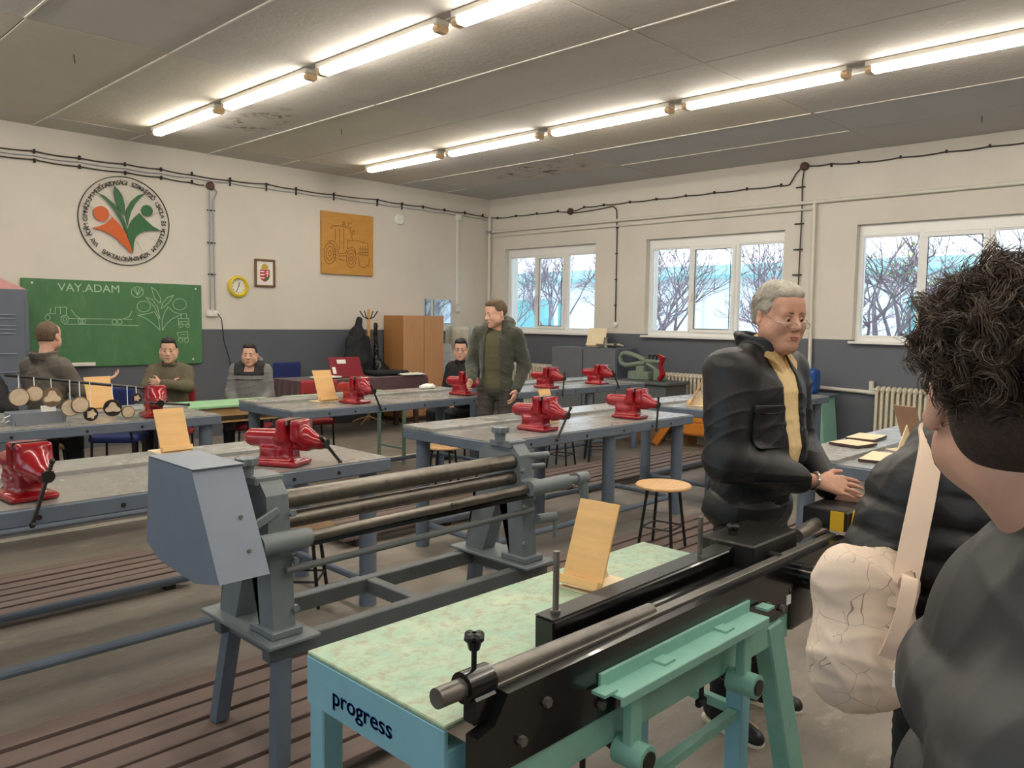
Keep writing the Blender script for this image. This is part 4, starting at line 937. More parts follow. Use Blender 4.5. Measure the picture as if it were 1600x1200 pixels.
# ------------------------------------------------------------------ stools
def stool():
    root = empty('stool')
    MB().lathe([(0.001, 0.425), (0.185, 0.425), (0.192, 0.432), (0.192, 0.442), (0.186, 0.448), (0.001, 0.448)], n=32).build('seat', 'stool_wood', root)
    for k in range(4):
        a = PI / 4 + k * PI / 2
        MB().cyl((0.115 * math.cos(a), 0.115 * math.sin(a), 0.425), (0.175 * math.cos(a), 0.175 * math.sin(a), 0.0), 0.011, n=8).build('leg', 'black_paint', root)
    for k in range(4):
        a, b = PI / 4 + k * PI / 2, PI / 4 + (k + 1) * PI / 2
        z = 0.15; r = 0.154
        MB().cyl((r * math.cos(a), r * math.sin(a), z), (r * math.cos(b), r * math.sin(b), z), 0.007, n=6).build('stretcher', 'black_paint', root)
    return root
st0 = stool(); first = True
for x, y, z, rz, lb in [(4.69, 3.06, 0.079, 10, 'round wooden stool with black legs standing on the duckboard near the man in black'), (2.42, 4.02, 0, 45, 'round wooden stool tucked under the bench behind the sheet roller'),
                     (4.98, 5.72, 0, 30, 'round wooden stool behind the end leg of the two-vise bench'), (6.8, 5.8, 0, 15, 'round wooden stool under the grey-cabinet bench, nearer the boy in fleece'), (7.45, 5.8, 0, 50, 'round wooden stool under the grey-cabinet bench, farther from the boy in fleece'),
                     (5.3, 2.75, 0.079, 40, 'round wooden stool on the duckboard behind the man in black'), (2.08, 7.42, 0.1, 0, 'round wooden stool under the boy in grey fleece')]:
    o = st0 if first else copy_tree(st0); first = False
    o.location = (x, y, z); o.rotation_euler = (0, 0, R(rz)); tag(o, lb, 'stool', 'round wooden stools')

# ------------------------------------------------------------------ plywood display stands (front towards -Y)
def stand(loc, rz, label, m='plywood', w=0.15, h=0.28, tilt=22):
    root = empty('plywood_stand', loc, R(rz), label, 'display stand', 'plywood display stands'); t = R(tilt)
    M = Matrix.Translation((0, 0, 0.012)) @ Matrix.Rotation(-t, 4, 'X')
    MB().box((0, 0, h / 2), (w, 0.008, h), 0.0015, M=M).build('board', m, root)
    MB().box((0, -0.017, 0.014), (w, 0.028, 0.028), 0.002, M=M).build('ledge', m, root)
    MB().box((0, 0.08, 0.004), (w * 0.95, 0.2, 0.008), 0.001).build('base', 'plywood_pale', root)
    MB().prism([(0.012, 0.008), (0.16, 0.008), (0.012 + 0.6 * h * math.sin(t), 0.6 * h * math.cos(t))], -0.004, 0.004, lambda a, b, q: (q, a + .004, b)).build('brace', 'plywood_pale', root)
stand((1.95, 1.57, 0.79), -84, 'plywood display stand on the worn teal shear table')
stand((1.86, 4.38, BZ + .022), 2, 'plywood display stand behind the blue-grey cover of the sheet roller', w=0.17, h=0.25)
stand((2.28, 6.75, BZ + .022), 2, 'plywood display stand behind the hanging wood slices', w=0.2, h=0.27)
stand((4.12, 6.36, BZ + .002), 2, 'plywood display stand beside the vise before the plum table', w=0.2, h=0.3)
stand((4.62, 4.03, BZ + .002), 4, 'plywood display stand behind the vise near the roller knob', w=0.14, h=0.26)
stand((6.62, 4.05, BZ + .002), 205, 'plywood display stand turned side-on at the bench end', w=0.2, h=0.28, tilt=26)
stand((5.40, 1.66, BZ + .002), 70, 'brown display stand beside flat boards on the radiator-side bench', 'plywood_brown', w=0.16, h=0.3, tilt=24)
stand((9.85, 7.75, 1.25), -70, 'pale display stand on top of the grey cabinet', 'plywood_pale', w=0.3, h=0.3, tilt=24)
for (x, y, z, sx, sy, rz, lb) in [(4.88, 1.64, 0, .36, .26, 8, 'largest dark-edged plywood board lying on the radiator-side bench'), (5.14, 1.95, .025, .22, .2, -10, 'small dark-edged plywood board on the radiator-side bench'), (5.5, 2.0, .025, .3, .18, 4, 'dark-edged plywood board raised at the back of the radiator-side bench')]:
    root = empty('plywood_board', (x, y, BZ + z + 0.002), R(rz), lb, 'board')
    MB().box((0, 0, 0.008), (sx, sy, 0.016), 0.001).build('core', 'dark_wood', root); MB().box((0, 0, 0.0166), (sx - .004, sy - .004, 0.001)).build('face', 'plywood_pale', root)

# ------------------------------------------------------------------ hanging wood slices
A0, A1 = Vector((1.50, 6.28, 1.222)), Vector((2.437, 6.28, 1.082))
rod = MB().cyl(A0, A1, 0.011, n=8).build('hanging_rod', 'black_paint'); tag(rod, 'thin black rod clamped in the vise with wood slices hanging from it', 'rod')
SL = [(1.578, 1.067, .062, 'plain', 'plain pale wood slice hanging on the outer end of the rod'), (1.673, 1.086, .056, 'heart', 'wood slice with bark rim hanging second from the rod end'), (1.781, 1.055, .068, 'bear', 'wood slice with a pale rounded cut-out over dark wood'),
      (1.899, .971, .06, 'plain', 'wood slice half hidden behind the heart slice'), (1.955, .991, .06, 'heart', 'wood slice with carved heart and bark rim'), (2.035, .915, .05, 'flower', 'tall oval wood slice with a pale flower on dark wood'),
      (2.187, .951, .062, 'bear', 'black oval slice with a pale tractor-like shape before the plywood stand'), (2.296, .912, .047, 'heart', 'wood slice with heart hanging low beside the red vise'), (2.362, 1.013, .037, 'flower', 'small dark slice with a pale flower touching the red vise')]
for i, (sx_, sz_, r, kind, lb) in enumerate(SL):
    p = A0.lerp(A1, (sx_ - A0.x) / (A1.x - A0.x)); p.y -= 0.022 + (0.03 if i == 4 else 0); drop = p.z - sz_ - r
    root = empty('wood_slice', (p.x, p.y, sz_), R(-14 + 9 * (i % 3)), lb, 'ornament', 'wood slices hanging on the rod')
    dark = kind in ('bear', 'flower')
    MB().lathe([(0.001, -0.006), (r, -0.006), (r * 1.03, 0), (r, 0.006), (0.001, 0.006)], n=22, axis=(0, -1, 0)).build('bark', 'burnt_wood' if dark and i > 4 else 'bark_slice', root)
    if kind == 'plain': sh_ = disc((0, 0), r * 0.93, 20)
    elif kind == 'heart': sh_ = [(0.058 * r / .056 * 16 * math.sin(a) ** 3 / 19, 0.058 * r / .056 * (13 * math.cos(a) - 5 * math.cos(2 * a) - 2 * math.cos(3 * a) - math.cos(4 * a)) / 19) for a in [2 * PI * k / 24 + .01 for k in range(24)]]
    elif kind == 'bear': sh_ = [(r * 0.72 * (1 + .28 * math.cos(3 * a + 1.57)) * math.cos(a), r * 0.55 * (1 + .28 * math.cos(3 * a + 1.57)) * math.sin(a)) for a in [2 * PI * k / 30 for k in range(30)]]
    else: sh_ = [(r * 0.6 * (1 + .22 * math.cos(5 * a)) * math.cos(a), r * 0.6 * (1 + .22 * math.cos(5 * a)) * math.sin(a)) for a in [2 * PI * k / 30 for k in range(30)]]
    if kind == 'heart': MB().prism(disc((0, 0), r * 0.88, 20), 0.006, 0.008, L).build('face', 'slice_wood', root)
    MB().prism(sh_, 0.0062 + (.002 if kind == 'heart' else 0), 0.0115, L).build('cutout', 'slice_wood', root)
    MB().tube([(0, 0, r * .95), (0, 0.006, r + drop * .5), (0, 0.008, r + drop + .006)], 0.0035, n=5).build('string', 'paper', root)
tr = empty('metal_tray', (1.72, 6.42, BZ), R(4), 'grey metal tray with white looped handles on the wood slice bench', 'tray')
q = MB(); q.box((0, 0, 0.004), (0.30, 0.16, 0.006)); q.box((0, -.085, .045), (0.34, .006, .085), rot=(R(12), 0, 0)); q.box((0, .085, .045), (0.34, .006, .085), rot=(R(-12), 0, 0)); q.box((-.16, 0, .045), (.006, .18, .085), rot=(0, R(-12), 0)); q.box((.16, 0, .045), (.006, .18, .085), rot=(0, R(12), 0))
q.build('pan', 'tray_grey', tr)
for s in (-1, 1): MB().tube([(s * .17, -.03, .07), (s * .205, -.02, .055), (s * .21, 0, .03), (s * .19, .02, .015), (s * .165, .01, .03)], 0.006, n=6).build('handle', 'white_plastic', tr)
MB().box((.09, .01, .075), (.1, .012, .09), rot=(R(-15), 0, R(5))).build('paper_note', 'paper', tr)

# ------------------------------------------------------------------ furniture along the far wall
wr = empty('wardrobe', (7.82, 9.95, 0), 0, 'light brown two-door wardrobe against the far wall', 'wardrobe')
MB().box((.41, .26, .88), (.82, .5, 1.62), 0.003).build('carcass', 'wardrobe_side', wr); MB().box((.41, .26, .035), (.78, .44, .07)).build('plinth', 'dark_wood', wr)
for s in (0, 1):
    d = MB().box((.2 + s * .415, .002, .89), (.405, .02, 1.6), 0.003).build('door', 'wardrobe_wood', wr)
    MB().ball((.37 + s * .08, -.02, .72), 0.016, 10).build('knob', 'stool_wood', d)
    MB().lathe([(0.001, 0), (0.01, 0), (0.01, 0.006), (0.001, 0.006)], c=(.37 + s * .08, -.009, .62), n=8, axis=(0, -1, 0)).build('lock', 'bare_steel', d)

# coat stand and the coats on it
cs = empty('coat_stand', (7.35, 10.22, 0), 0, 'wooden coat stand beside the wardrobe', 'coat stand')
MB().cyl((0, 0, 0.05), (0, 0, 1.78), 0.022, n=10).build('pole', 'desk_wood', cs)
for k in range(4):
    a = k * PI / 2 + .5
    MB().tube([(0, 0, 1.62), (.09 * math.cos(a), .09 * math.sin(a), 1.66), (.15 * math.cos(a), .15 * math.sin(a), 1.75)], 0.009, n=6).build('hook', 'black_paint', cs)
    MB().tube([(0, 0, .12), (.18 * math.cos(a), .18 * math.sin(a), .06), (.27 * math.cos(a), .27 * math.sin(a), .015)], 0.014, n=6).build('foot', 'desk_wood', cs)
mat('coat_black', (24, 25, 27), 0.75, var=0.3, vscale=9); mat('coat_leather', (20, 20, 20), 0.35, var=0.3, vscale=12)
co = sdf_obj('hanging_coat', [rcone((-.2, -.02, 1.62), (-.24, -.02, 1.42), .045, .075, .03), rcone((-.24, -.02, 1.4), (-.26, -.04, 1.0), .12, .17, .05), rcone((-.26, -.04, 1.0), (-.25, -.04, .66), .17, .19, .05), rcone((-.1, -.06, 1.32), (-.06, -.08, .75), .06, .065, .04), rcone((-.38, -.03, 1.3), (-.46, -.05, .8), .06, .06, .04)], 'coat_black', None, 0.012, 1, lambda V: folds(V, .035, 16, 4, (1, 1, .35)))
co.location = (7.36, 10.22, 0); tag(co, 'black hooded coat hanging left of the coat stand pole', 'coat')
co = sdf_obj('hanging_coat', [rcone((.1, -.02, 1.55), (.12, -.02, 1.0), .03, .045, .03), rcone((.12, -.02, 1.0), (.16, -.04, .85), .05, .14, .05), ell((.17, -.05, .8), (.15, .1, .17), .04)], 'coat_leather', None, 0.012, 1, lambda V: folds(V, .03, 20, 6))
co.location = (7.36, 10.22, 0); tag(co, 'glossy black bag on a long strap hanging between coat stand and wardrobe', 'bag')

# plum-cloth table
tt = empty('covered_table', (5.55, 9.25, 0), 0, 'long table under a plum tablecloth by the far wall', 'table')
MB().box((1.05, .3, .785), (2.0, .62, .03), 0.004).build('tabletop', 'dark_wood', tt)
for x in (.1, 2.0):
    for y in (.06, .54): MB().box((x, y, .39), (.06, .06, .77)).build('leg', 'dark_wood', tt)
def cloth():
    b = MB(); bm = b.bm; n = 120; rings = []
    x0, x1, y0, y1 = -.0, 2.12, -.05, .66
    per = []
    for k in range(n):
        s = k / n * 4
        e, t = int(s), s - int(s); per.append([(x0 + (x1 - x0) * t, y0), (x1, y0 + (y1 - y0) * t), (x1 - (x1 - x0) * t, y1), (x0, y1 - (y1 - y0) * t)][e])
    cx, cyy = (x0 + x1) / 2, (y0 + y1) / 2
    for zz, ex in ((.808, -.012), (.804, 0.004), (.76, .012), (.66, .02), (.56, .028), (.5, .034)):
        rg = []
        for k, (px, py) in enumerate(per):
            wv = math.sin(k * .9) * .014 + math.sin(k * .37 + 1) * .012; f = (.808 - zz) / .3
            ox, oy = px - cx, py - cyy; ln = math.hypot(ox, oy); o = ex + wv * f
            drop = zz - (0.16 if f > .9 and px > 1.95 and py < .2 else 0)
            rg.append(bm.verts.new((px + (ox / ln) * o * 1.2, py + (oy / ln) * o * 1.6, drop)))
        rings.append(rg)
    for a, c in zip(rings, rings[1:]):
        for k in range(n): k2 = (k + 1) % n; bm.faces.new((a[k], a[k2], c[k2], c[k]))
    bm.faces.new(rings[0]); return b
tc = cloth().build('tablecloth', 'cloth_plum', None, smooth=60); tc.location = (5.55, 9.25, 0); tag(tc, 'plum tablecloth draped over the long table', 'tablecloth')
ls = empty('presentation_case', (6.48, 9.5, .81), R(-4), 'maroon folder case propped open on the plum tablecloth', 'case')
M = Matrix.Rotation(R(-58), 4, 'X'); MB().box((0, 0, .15), (.5, .02, .3), .004, M=Matrix.Rotation(R(-25), 4, 'X')).build('lid', 'maroon_board', ls); MB().box((0, .0, .012), (.5, .22, .02), .004).build('base', 'maroon_board', ls)
MB().box((-.06, -.012, .23), (.14, .004, .06), M=Matrix.Rotation(R(-25), 4, 'X')).box((-.2, -.012, .1), (.05, .004, .1), M=Matrix.Rotation(R(-25), 4, 'X')).build('paper_label', 'paper', ls)
bg = empty('laptop_case', (7.15, 9.5, .81), R(3), 'flat black laptop case on the plum tablecloth', 'case')
sdf_obj('shell', [rbox((0, 0, .035), (.3, .17, .035), .03)], 'coat_black', bg, .01); MB().tube([(-.08, -.17, .035), (-.07, -.21, .035), (.07, -.21, .035), (.08, -.17, .035)], .01, n=6).build('handle', 'coat_black', bg)
for k, (x, y, rz, lb) in enumerate([(6.05, 9.4, 5, 'white paper sheets lying left on the plum tablecloth'), (7.42, 9.27, -4, 'rumpled white paper lying in front of the laptop case')]):
    o = sdf_obj('paper_sheets', [rbox((0, 0, .012), (.2, .11, .012), .01)], 'paper', None, .008, 0, lambda V: folds(V, .012, 24, k)); o.location = (x, y, .818); o.rotation_euler = (0, 0, R(rz)); tag(o, lb, 'paper')

def chair(loc, rz, m, label, zs=.45):
    root = empty('chair', loc, R(rz), label, 'chair')
    sdf_obj('seat', [rbox((0, 0, zs), (.21, .2, .03), .025)], m, root, .012); sdf_obj('backrest', [rbox((0, .2, zs + .33), (.22, .03, .16), .028)], m, root, .012)
    for sx in (-1, 1):
        for sy in (-1, 1): MB().cyl((sx * .19, sy * .18, 0), (sx * .18, sy * .17, zs - .02), .012, n=8).build('leg', 'black_paint', root)
        MB().tube([(sx * .18, .18, zs - .02), (sx * .18, .23, zs + .1), (sx * .17, .23, zs + .35)], .011, n=6).build('back_post', 'black_paint', root)
chair((6.05, 10.2, 0), 2, 'navy_fabric', 'blue padded chair behind the plum-covered table', .5)
chair((2.78, 7.8, 0), 140, 'navy_fabric', 'blue padded chair behind the plywood stand of wood slices', .5)
chair((4.5, 8.55, 0), -42, 'red_fabric', 'red padded chair under the boy in the grey and black hoodie', .375)
chair((5.0, 8.05, 0), 170, 'red_fabric', 'red padded chair behind the pale green desk')
chair((3.52, 8.42, 0), -34, 'red_fabric', 'red padded chair under the boy with folded arms', .405)
chair((6.62, 7.27, 0), -80, 'navy_fabric', 'blue padded chair under the boy in black with glasses', .395)

def desk(x0, x1, y0, y1, z, mt, ml, label, apron=None):
    root = empty('desk', (x0, y0, 0), 0, label, 'desk'); Lx, Ly = x1 - x0, y1 - y0
    MB().box((Lx / 2, Ly / 2, z - .012), (Lx, Ly, .024), .003).build('desktop', mt, root)
    for x in (.04, Lx - .04):
        for y in (.04, Ly - .04): MB().box((x, y, (z - .024) / 2), (.032, .032, z - .024)).build('leg', ml, root)
        MB().box((x, Ly / 2, .16), (.022, Ly - .1, .022)).build('side_rail', ml, root)
    MB().box((Lx / 2, .05, z - .07), (Lx - .1, .016, .08)).build('apron', apron or ml, root)
    if apron: MB().box((Lx / 2, Ly / 2, z - .17), (Lx - .1, Ly - .1, .014)).build('shelf', apron, root)
    return root
desk(2.95, 4.35, 7.45, 8.0, .77, 'desk_green', 'black_paint', 'green-topped school desk in front of the seated boys', 'desk_wood')
desk(4.4, 5.7, 7.15, 7.7, .80, 'desk_green', 'pale_green_metal', 'pale green desk with thin metal legs behind the plum-table bench')
# steel lockers and pink folded paper on top
lk = empty('steel_locker', (1.6, 9.95, 0), 0, 'grey steel locker with louvred doors beside the blackboard', 'locker')
MB().box((.5, .26, .95), (1.06, .52, 1.9), .006).build('carcass', 'locker_grey', lk)
for s in (0, 1):
    d = MB().box((.25 + s * .5, -.004, .95), (.47, .016, 1.8), .004).build('door', 'locker_grey', lk)
    for z in (1.62, 1.58, 1.5, 1.46, 1.42, 1.2, 1.0, .8): MB().box((.25 + s * .5, -.016, z), (.3, .012, .012), .003, rot=(R(25), 0, 0)).build('louvre', 'machine_cover', d)
o = MB().prism([(-.35, 0), (.35, 0), (0, .16)], -.1, .1, lambda a, b, t: (a, t, b)).build('pink_model_roof', 'paper'); o.location = (2.3, 10.15, 1.9); o.data.materials[0] = mat('pink_card', (216, 160, 156), .8, var=.1, wear=(150, 60, 60), wear_scale=30, wear_lo=.6, wear_hi=.68); tag(o, 'pink card roof-shaped model on top of the locker', 'model')

# grey cabinet, metal parts on top
cb = empty('steel_cabinet', (9.64, 7.18, 0), 0, 'grey steel cabinet under the windows', 'cabinet')
MB().box((.26, .64, .62), (.5, 1.28, 1.24), .006).build('carcass', 'locker_grey', cb)
for s in (0, 1):
    d = MB().box((-.002, .32 + s * .64, .64), (.018, .62, 1.16), .003).build('door', 'cabinet_grey', cb)
    if s == 0: MB().box((-.02, .16, .95), (.016, .02, .1), .004).build('handle', 'white_plastic', d)
o = MB().tube([(-.15, 0, .03), (-.05, .03, .05), (.05, -.02, .04), (.2, .02, .05)], .03, n=8, radii=[.02, .03, .03, .02]).cyl((.2, 0, 0), (.2, 0, .16), .05, .03).cyl((.1, -.1, .02), (.3, .12, .04), .02).build('pipe_fittings', 'bare_steel'); o.location = (9.85, 7.34, 1.242); o.rotation_euler = (0, 0, R(90)); tag(o, 'heap of metal fittings on top of the grey cabinet', 'fitting')

# lever shear on its stand
sd = empty('machine_stand', (9.32, 6.1, 0), 0, 'dark grey steel stand under the green lever shear', 'stand')
MB().box((.3, .45, .79), (.6, .95, .04), .005).build('top', 'machine_frame', sd); MB().box((.3, .45, .6), (.52, .86, .34), .005).build('drawer_box', 'machine_frame', sd)
for x in (.05, .55):
    for y in (.05, .85): MB().box((x, y, .22), (.06, .06, .44)).build('leg', 'machine_frame', sd)
ls2 = empty('lever_shear', (9.62, 6.6, .812), 0, 'green cast lever shear with a looped throat and red levers', 'shear')
lp = [(0, .46, .36), (0, .5, .30), (0, .47, .22), (0, .38, .19), (0, .22, .22), (0, .05, .25)]
MB().tube([(0, .05, .28), (0, .22, .34), (0, .4, .38)] + lp, .035, n=10).build('throat_frame', 'shear_green', ls2)
MB().cyl((0, .06, .27), (0, -.22, .27), .03).cyl((0, .02, .24), (0, -.2, .12), .025).build('arms', 'shear_green', ls2)
MB().box((0, .12, .06), (.16, .36, .12), .01).box((0, .12, .15), (.08, .14, .1), .01).box((0, -.2, .08), (.12, .14, .16), .01).build('base', 'shear_green', ls2)
for y in (-.02, -.08, -.14): MB().cyl((0, y, .28), (0, y, .36), .012).cyl((-.03, y, .36), (.03, y, .36), .01).build('screw', 'dark_steel', ls2)
MB().cyl((-.02, .34, .08), (-.02, 0.02, .08), .022).build('lower_shaft', 'dark_steel', ls2)
MB().tube([(-.07, -.22, .36), (-.07, -.3, .33), (-.07, -.26, .22), (-.07, -.3, .1), (-.07, -.24, .02)], .035, n=10, radii=[.03, .045, .03, .045, .035]).build('crank_lever', 'vise_red', ls2)
MB().cyl((-.07, -.26, .09), (-.2, -.36, .09), .012).build('crank_handle', 'vise_red', ls2)

# blue grinder on a teal stand
gs = empty('grinder_stand', (9.6, 3.95, 0), 0, 'teal-fronted stand under the blue grinder', 'stand')
MB().prism([(0.02, 0), (.62, 0), (.5, .76), (.1, .76)], 0, .4, lambda a, b, t: (t, a, b)).build('body', 'teal_frame', gs); MB().box((.2, .3, .77), (.46, .5, .03), .005).build('top', 'bench_paint', gs)
gd = empty('bench_grinder', (9.8, 4.3, .785), 0, 'blue bench grinder on the teal stand', 'grinder')
sdf_obj('housing', [rbox((0, 0, .16), (.1, .12, .15), .05), rbox((0, 0, .03), (.1, .1, .03), .02)], 'blue_enamel', gd, .012); MB().box((-.11, .0, .16), (.03, .2, .03), .004).build('tool_rest', 'bare_steel', gd); MB().lathe([(.001, 0), (.09, 0), (.09, .03), (.001, .03)], c=(-.09, 0, .12), n=20, axis=(-1, 0, 0)).build('wheel', 'dark_steel', gd)
for s in range(4): MB().box((.0, .121, .2 + s * .02), (.1, .006, .008)).build('vent', 'black_plastic', gd)
# orange drawer unit and leaning boards
dr = empty('drawer_unit', (9.12, 5.2, 0), 0, 'orange wooden drawer unit on legs under the windows', 'drawers')
MB().box((.25, .3, .42), (.5, .6, .5), .004).build('carcass', 'orange_wood', dr)
for z in (.26, .42, .58): MB().box((-.004, .3, z), (.02, .56, .14), .004).build('drawer', 'orange_wood', dr)
for y in (.05, .55): MB().box((.25, y, .085), (.4, .04, .17)).build('leg', 'desk_wood', dr)
o = MB().box((0, 0, .3), (.02, .7, .6), .002, rot=(0, R(12), 0)).build('leaning_board', 'cardboard'); o.location = (9.10, 6.32, .0); tag(o, 'brown board leaning beside the orange drawers', 'board')
o = MB().box((0, 0, .2), (.03, .1, .42), .002, rot=(R(30), R(12), 0)).build('wood_offcut', 'orange_wood'); o.location = (9.0, 5.9, .0); tag(o, 'short wooden offcut leaning by the orange drawers', 'offcut')
o = MB().tube([(0, 0, .03), (.08, .05, .05), (.2, .02, .04), (.28, -.06, .05)], .02, n=6).box((.1, -.05, .012), (.2, .1, .02)).build('hand_tools', 'coat_black'); o.location = (7.75, 4.38, .883); tag(o, 'pile of dark hand tools on the bench with the side-on stand', 'tools')
o = sdf_obj('crumpled_cloth', [ell((0, 0, .02), (.1, .06, .03)), ell((.06, .02, .02), (.07, .05, .025), .03)], 'paper', None, .006, 0, lambda V: folds(V, .02, 40, 12)); o.location = (5.6, 6.72, BZ + .026); tag(o, 'crumpled white cloth on the back strip of the plum-table bench', 'cloth')
# ------------------------------------------------------------------ machines in front (built in room coordinates, hung on a base empty)
def absb(mb, name, m, root, smooth=35):
    mb.bm.transform(Matrix.Translation(-Vector(root['org']))); return mb.build(name, m, root, smooth)
def abs_child(mb, name, m, part, root, smooth=35):
    mb.bm.transform(Matrix.Translation(-Vector(root['org']))); return mb.build(name, m, part, smooth)
def aroot(name, loc, label, cat):
    r = empty(name, loc, 0, label, cat); r['org'] = loc; return r
PX = lambda a, b, t: (t, a, b)   # profile in Y,Z extruded along X

rm = aroot('sheet_roller', (2.05, 2.64, 0), 'grey hand-cranked sheet metal roller on a steel frame', 'roller machine')
COVER = [(2.48, 1.155), (2.82, 1.155), (2.855, .85), (2.74, .805), (2.47, .79), (2.30, .825)]
c = absb(MB().prism(COVER, 1.10, 1.27, PX), 'cover', 'machine_cover', rm, 20)
for y, z in ((2.38, .93), (2.40, 1.0), (2.345, .9)): abs_child(MB().cyl((1.22, y - .0, z), (1.22, y - .012, z + .003), .006, n=8), 'screw', 'bare_steel', c, rm)
abs_child(MB().prism([(2.47, 1.157), (2.82, 1.157), (2.82, 1.16), (2.47, 1.16)], 1.10, 1.275, PX), 'top_lip', 'machine_cover', c, rm)
PL = [(2.44, .54), (2.535, .54), (2.56, .80), (2.62, .82), (2.72, .54), (2.84, .54), (2.76, .86), (2.75, 1.02), (2.70, 1.07), (2.53, 1.075), (2.485, 1.03), (2.47, .88)]
absb(MB().prism(PL, 1.36, 1.445, PX), 'end_plate', 'machine_grey', rm, 0); absb(MB().prism(PL, 2.62, 2.70, PX), 'end_plate', 'machine_grey', rm, 0)
for x in (1.36, 2.62):
    absb(MB().box((x + .05, 2.64, .534), (.2, .52, .014), .003).box((x + .043, 2.5, .555), (.12, .16, .028), .004), 'base_plate', 'machine_grey', rm)
    absb(MB().box((x + .04, 2.60, 1.075), (.11, .14, .035), .006), 'bridge', 'machine_grey', rm)
    kb = MB(); cx, cyy = (x - .01, 2.60)
    prof = [((.036 + .005 * math.cos(8 * 2 * PI * k / 48)) * math.cos(2 * PI * k / 48), (.036 + .005 * math.cos(8 * 2 * PI * k / 48)) * math.sin(2 * PI * k / 48)) for k in range(48)]
    kb.prism(prof, 1.128, 1.152, lambda a, b, t: (cx + a, cyy + b, t)); kb.cyl((cx, cyy, 1.085), (cx, cyy, 1.13), .024, .027)
    absb(kb, 'adjusting_knob', 'machine_grey', rm, 50)
    for y, z in ((2.515, .965), (2.5, .80), (2.50, .63)): absb(MB().cyl((x + .085 * (1 if x < 2 else 0) - (0 if x < 2 else .0), y - .05, z), (x + .085 * (1 if x < 2 else 0), y - .068, z), .013, n=6), 'bolt', 'machine_grey', rm)
absb(MB().cyl((1.40, 2.53, 1.0), (2.66, 2.53, 1.0), .034, n=28), 'upper_roll', 'roller_steel', rm)
lr = MB().cyl((1.40, 2.53, .924), (2.66, 2.53, .924), .031, n=28)
for k in range(4): lr.cyl((2.56 + k * .018, 2.53, .924), (2.568 + k * .018, 2.53, .924), .0325, n=28)
absb(lr, 'lower_roll', 'roller_steel', rm)
absb(MB().cyl((1.45, 2.42, .882), (2.64, 2.42, .892), .0195, n=20), 'bending_roll', 'roller_steel', rm)
absb(MB().box((2.05, 2.435, .853), (1.22, .018, .02), .003), 'guide_bar', 'black_gloss', rm)
absb(MB().cyl((1.30, 2.42, .882), (1.475, 2.42, .882), .036, n=20).cyl((1.475, 2.42, .882), (1.49, 2.42, .882), .03, n=20).box((1.40, 2.45, .87), (.08, .08, .07), .01), 'bearing_boss', 'machine_grey', rm)
absb(MB().cyl((2.60, 2.40, .895), (2.84, 2.38, .9), .034, n=20).box((2.66, 2.44, .89), (.08, .1, .07), .01), 'bearing_boss', 'machine_grey', rm)
absb(MB().cyl((1.40, 2.43, .775), (2.66, 2.43, .785), .013, n=12), 'tie_rod', 'machine_frame', rm); absb(MB().cyl((1.40, 2.78, .74), (2.66, 2.78, .74), .013, n=12), 'tie_rod', 'machine_frame', rm)
absb(MB().box((1.33, 2.46, .955), (.14, .012, .03), .003, rot=(0, R(-24), 0)), 'link_arm', 'machine_grey', rm)
absb(MB().cyl((1.30, 2.56, .95), (1.30, 2.72, .95), .03, n=14), 'gear', 'dark_steel', rm)
# frame and legs
absb(MB().box((2.06, 2.465, .49), (1.44, .05, .065), .004), 'front_rail', 'machine_frame', rm); absb(MB().box((2.06, 2.825, .49), (1.44, .05, .065), .004), 'rear_rail', 'machine_frame', rm)
for x in (1.40, 2.03, 2.66): absb(MB().box((x, 2.645, .488), (.05, .33, .06), .004), 'cross_rail', 'machine_frame', rm)
for x, ox in ((1.40, -.02), (2.68, .02)):
    for y, oy in ((2.465, -.02), (2.825, .08)):
        d = Vector((ox, oy, -.46 + (.077 if x < 2 else 0))); q = MB(); p0 = Vector((x, y, .46)); p1 = p0 + d; s = .027
        A = [q.bm.verts.new(p0 + Vector(v)) for v in ((-s, -s, 0), (s, -s, 0), (s, s, 0), (-s, s, 0))]; B = [q.bm.verts.new(p1 + Vector(v)) for v in ((-s, -s, 0), (s, -s, 0), (s, s, 0), (-s, s, 0))]
        q.bm.faces.new(A); q.bm.faces.new(B[::-1])
        for k in range(4): q.bm.faces.new((A[k], A[(k + 1) % 4], B[(k + 1) % 4], B[k]))
        absb(q, 'leg', 'bench_paint', rm)
# crank at the far end
ck_ = absb(MB().cyl((2.84, 2.38, .9), (2.90, 2.375, .902), .018, n=14).cyl((2.90, 2.375, .902), (2.965, 2.37, .905), .03, n=16).tube([(2.935, 2.37, .9), (2.95, 2.36, .78), (2.965, 2.35, .64)], .02, n=8, radii=[.026, .02, .022]), 'crank', 'machine_grey', rm)
abs_child(MB().cyl((2.96, 2.35, .63), (3.10, 2.35, .625), .017, n=12), 'crank_grip', 'bare_steel', ck_, rm)
absb(MB().cyl((2.68, 2.50, 1.02), (2.80, 2.47, 1.02), .016).cyl((2.68, 2.55, .96), (2.84, 2.53, .955), .013), 'release_lever', 'machine_grey', rm)
absb(MB().cyl((2.68, 2.42, .74), (2.78, 2.40, .74), .022).cyl((2.78, 2.40, .76), (2.78, 2.40, .64), .01), 'clamp_screw', 'machine_grey', rm)

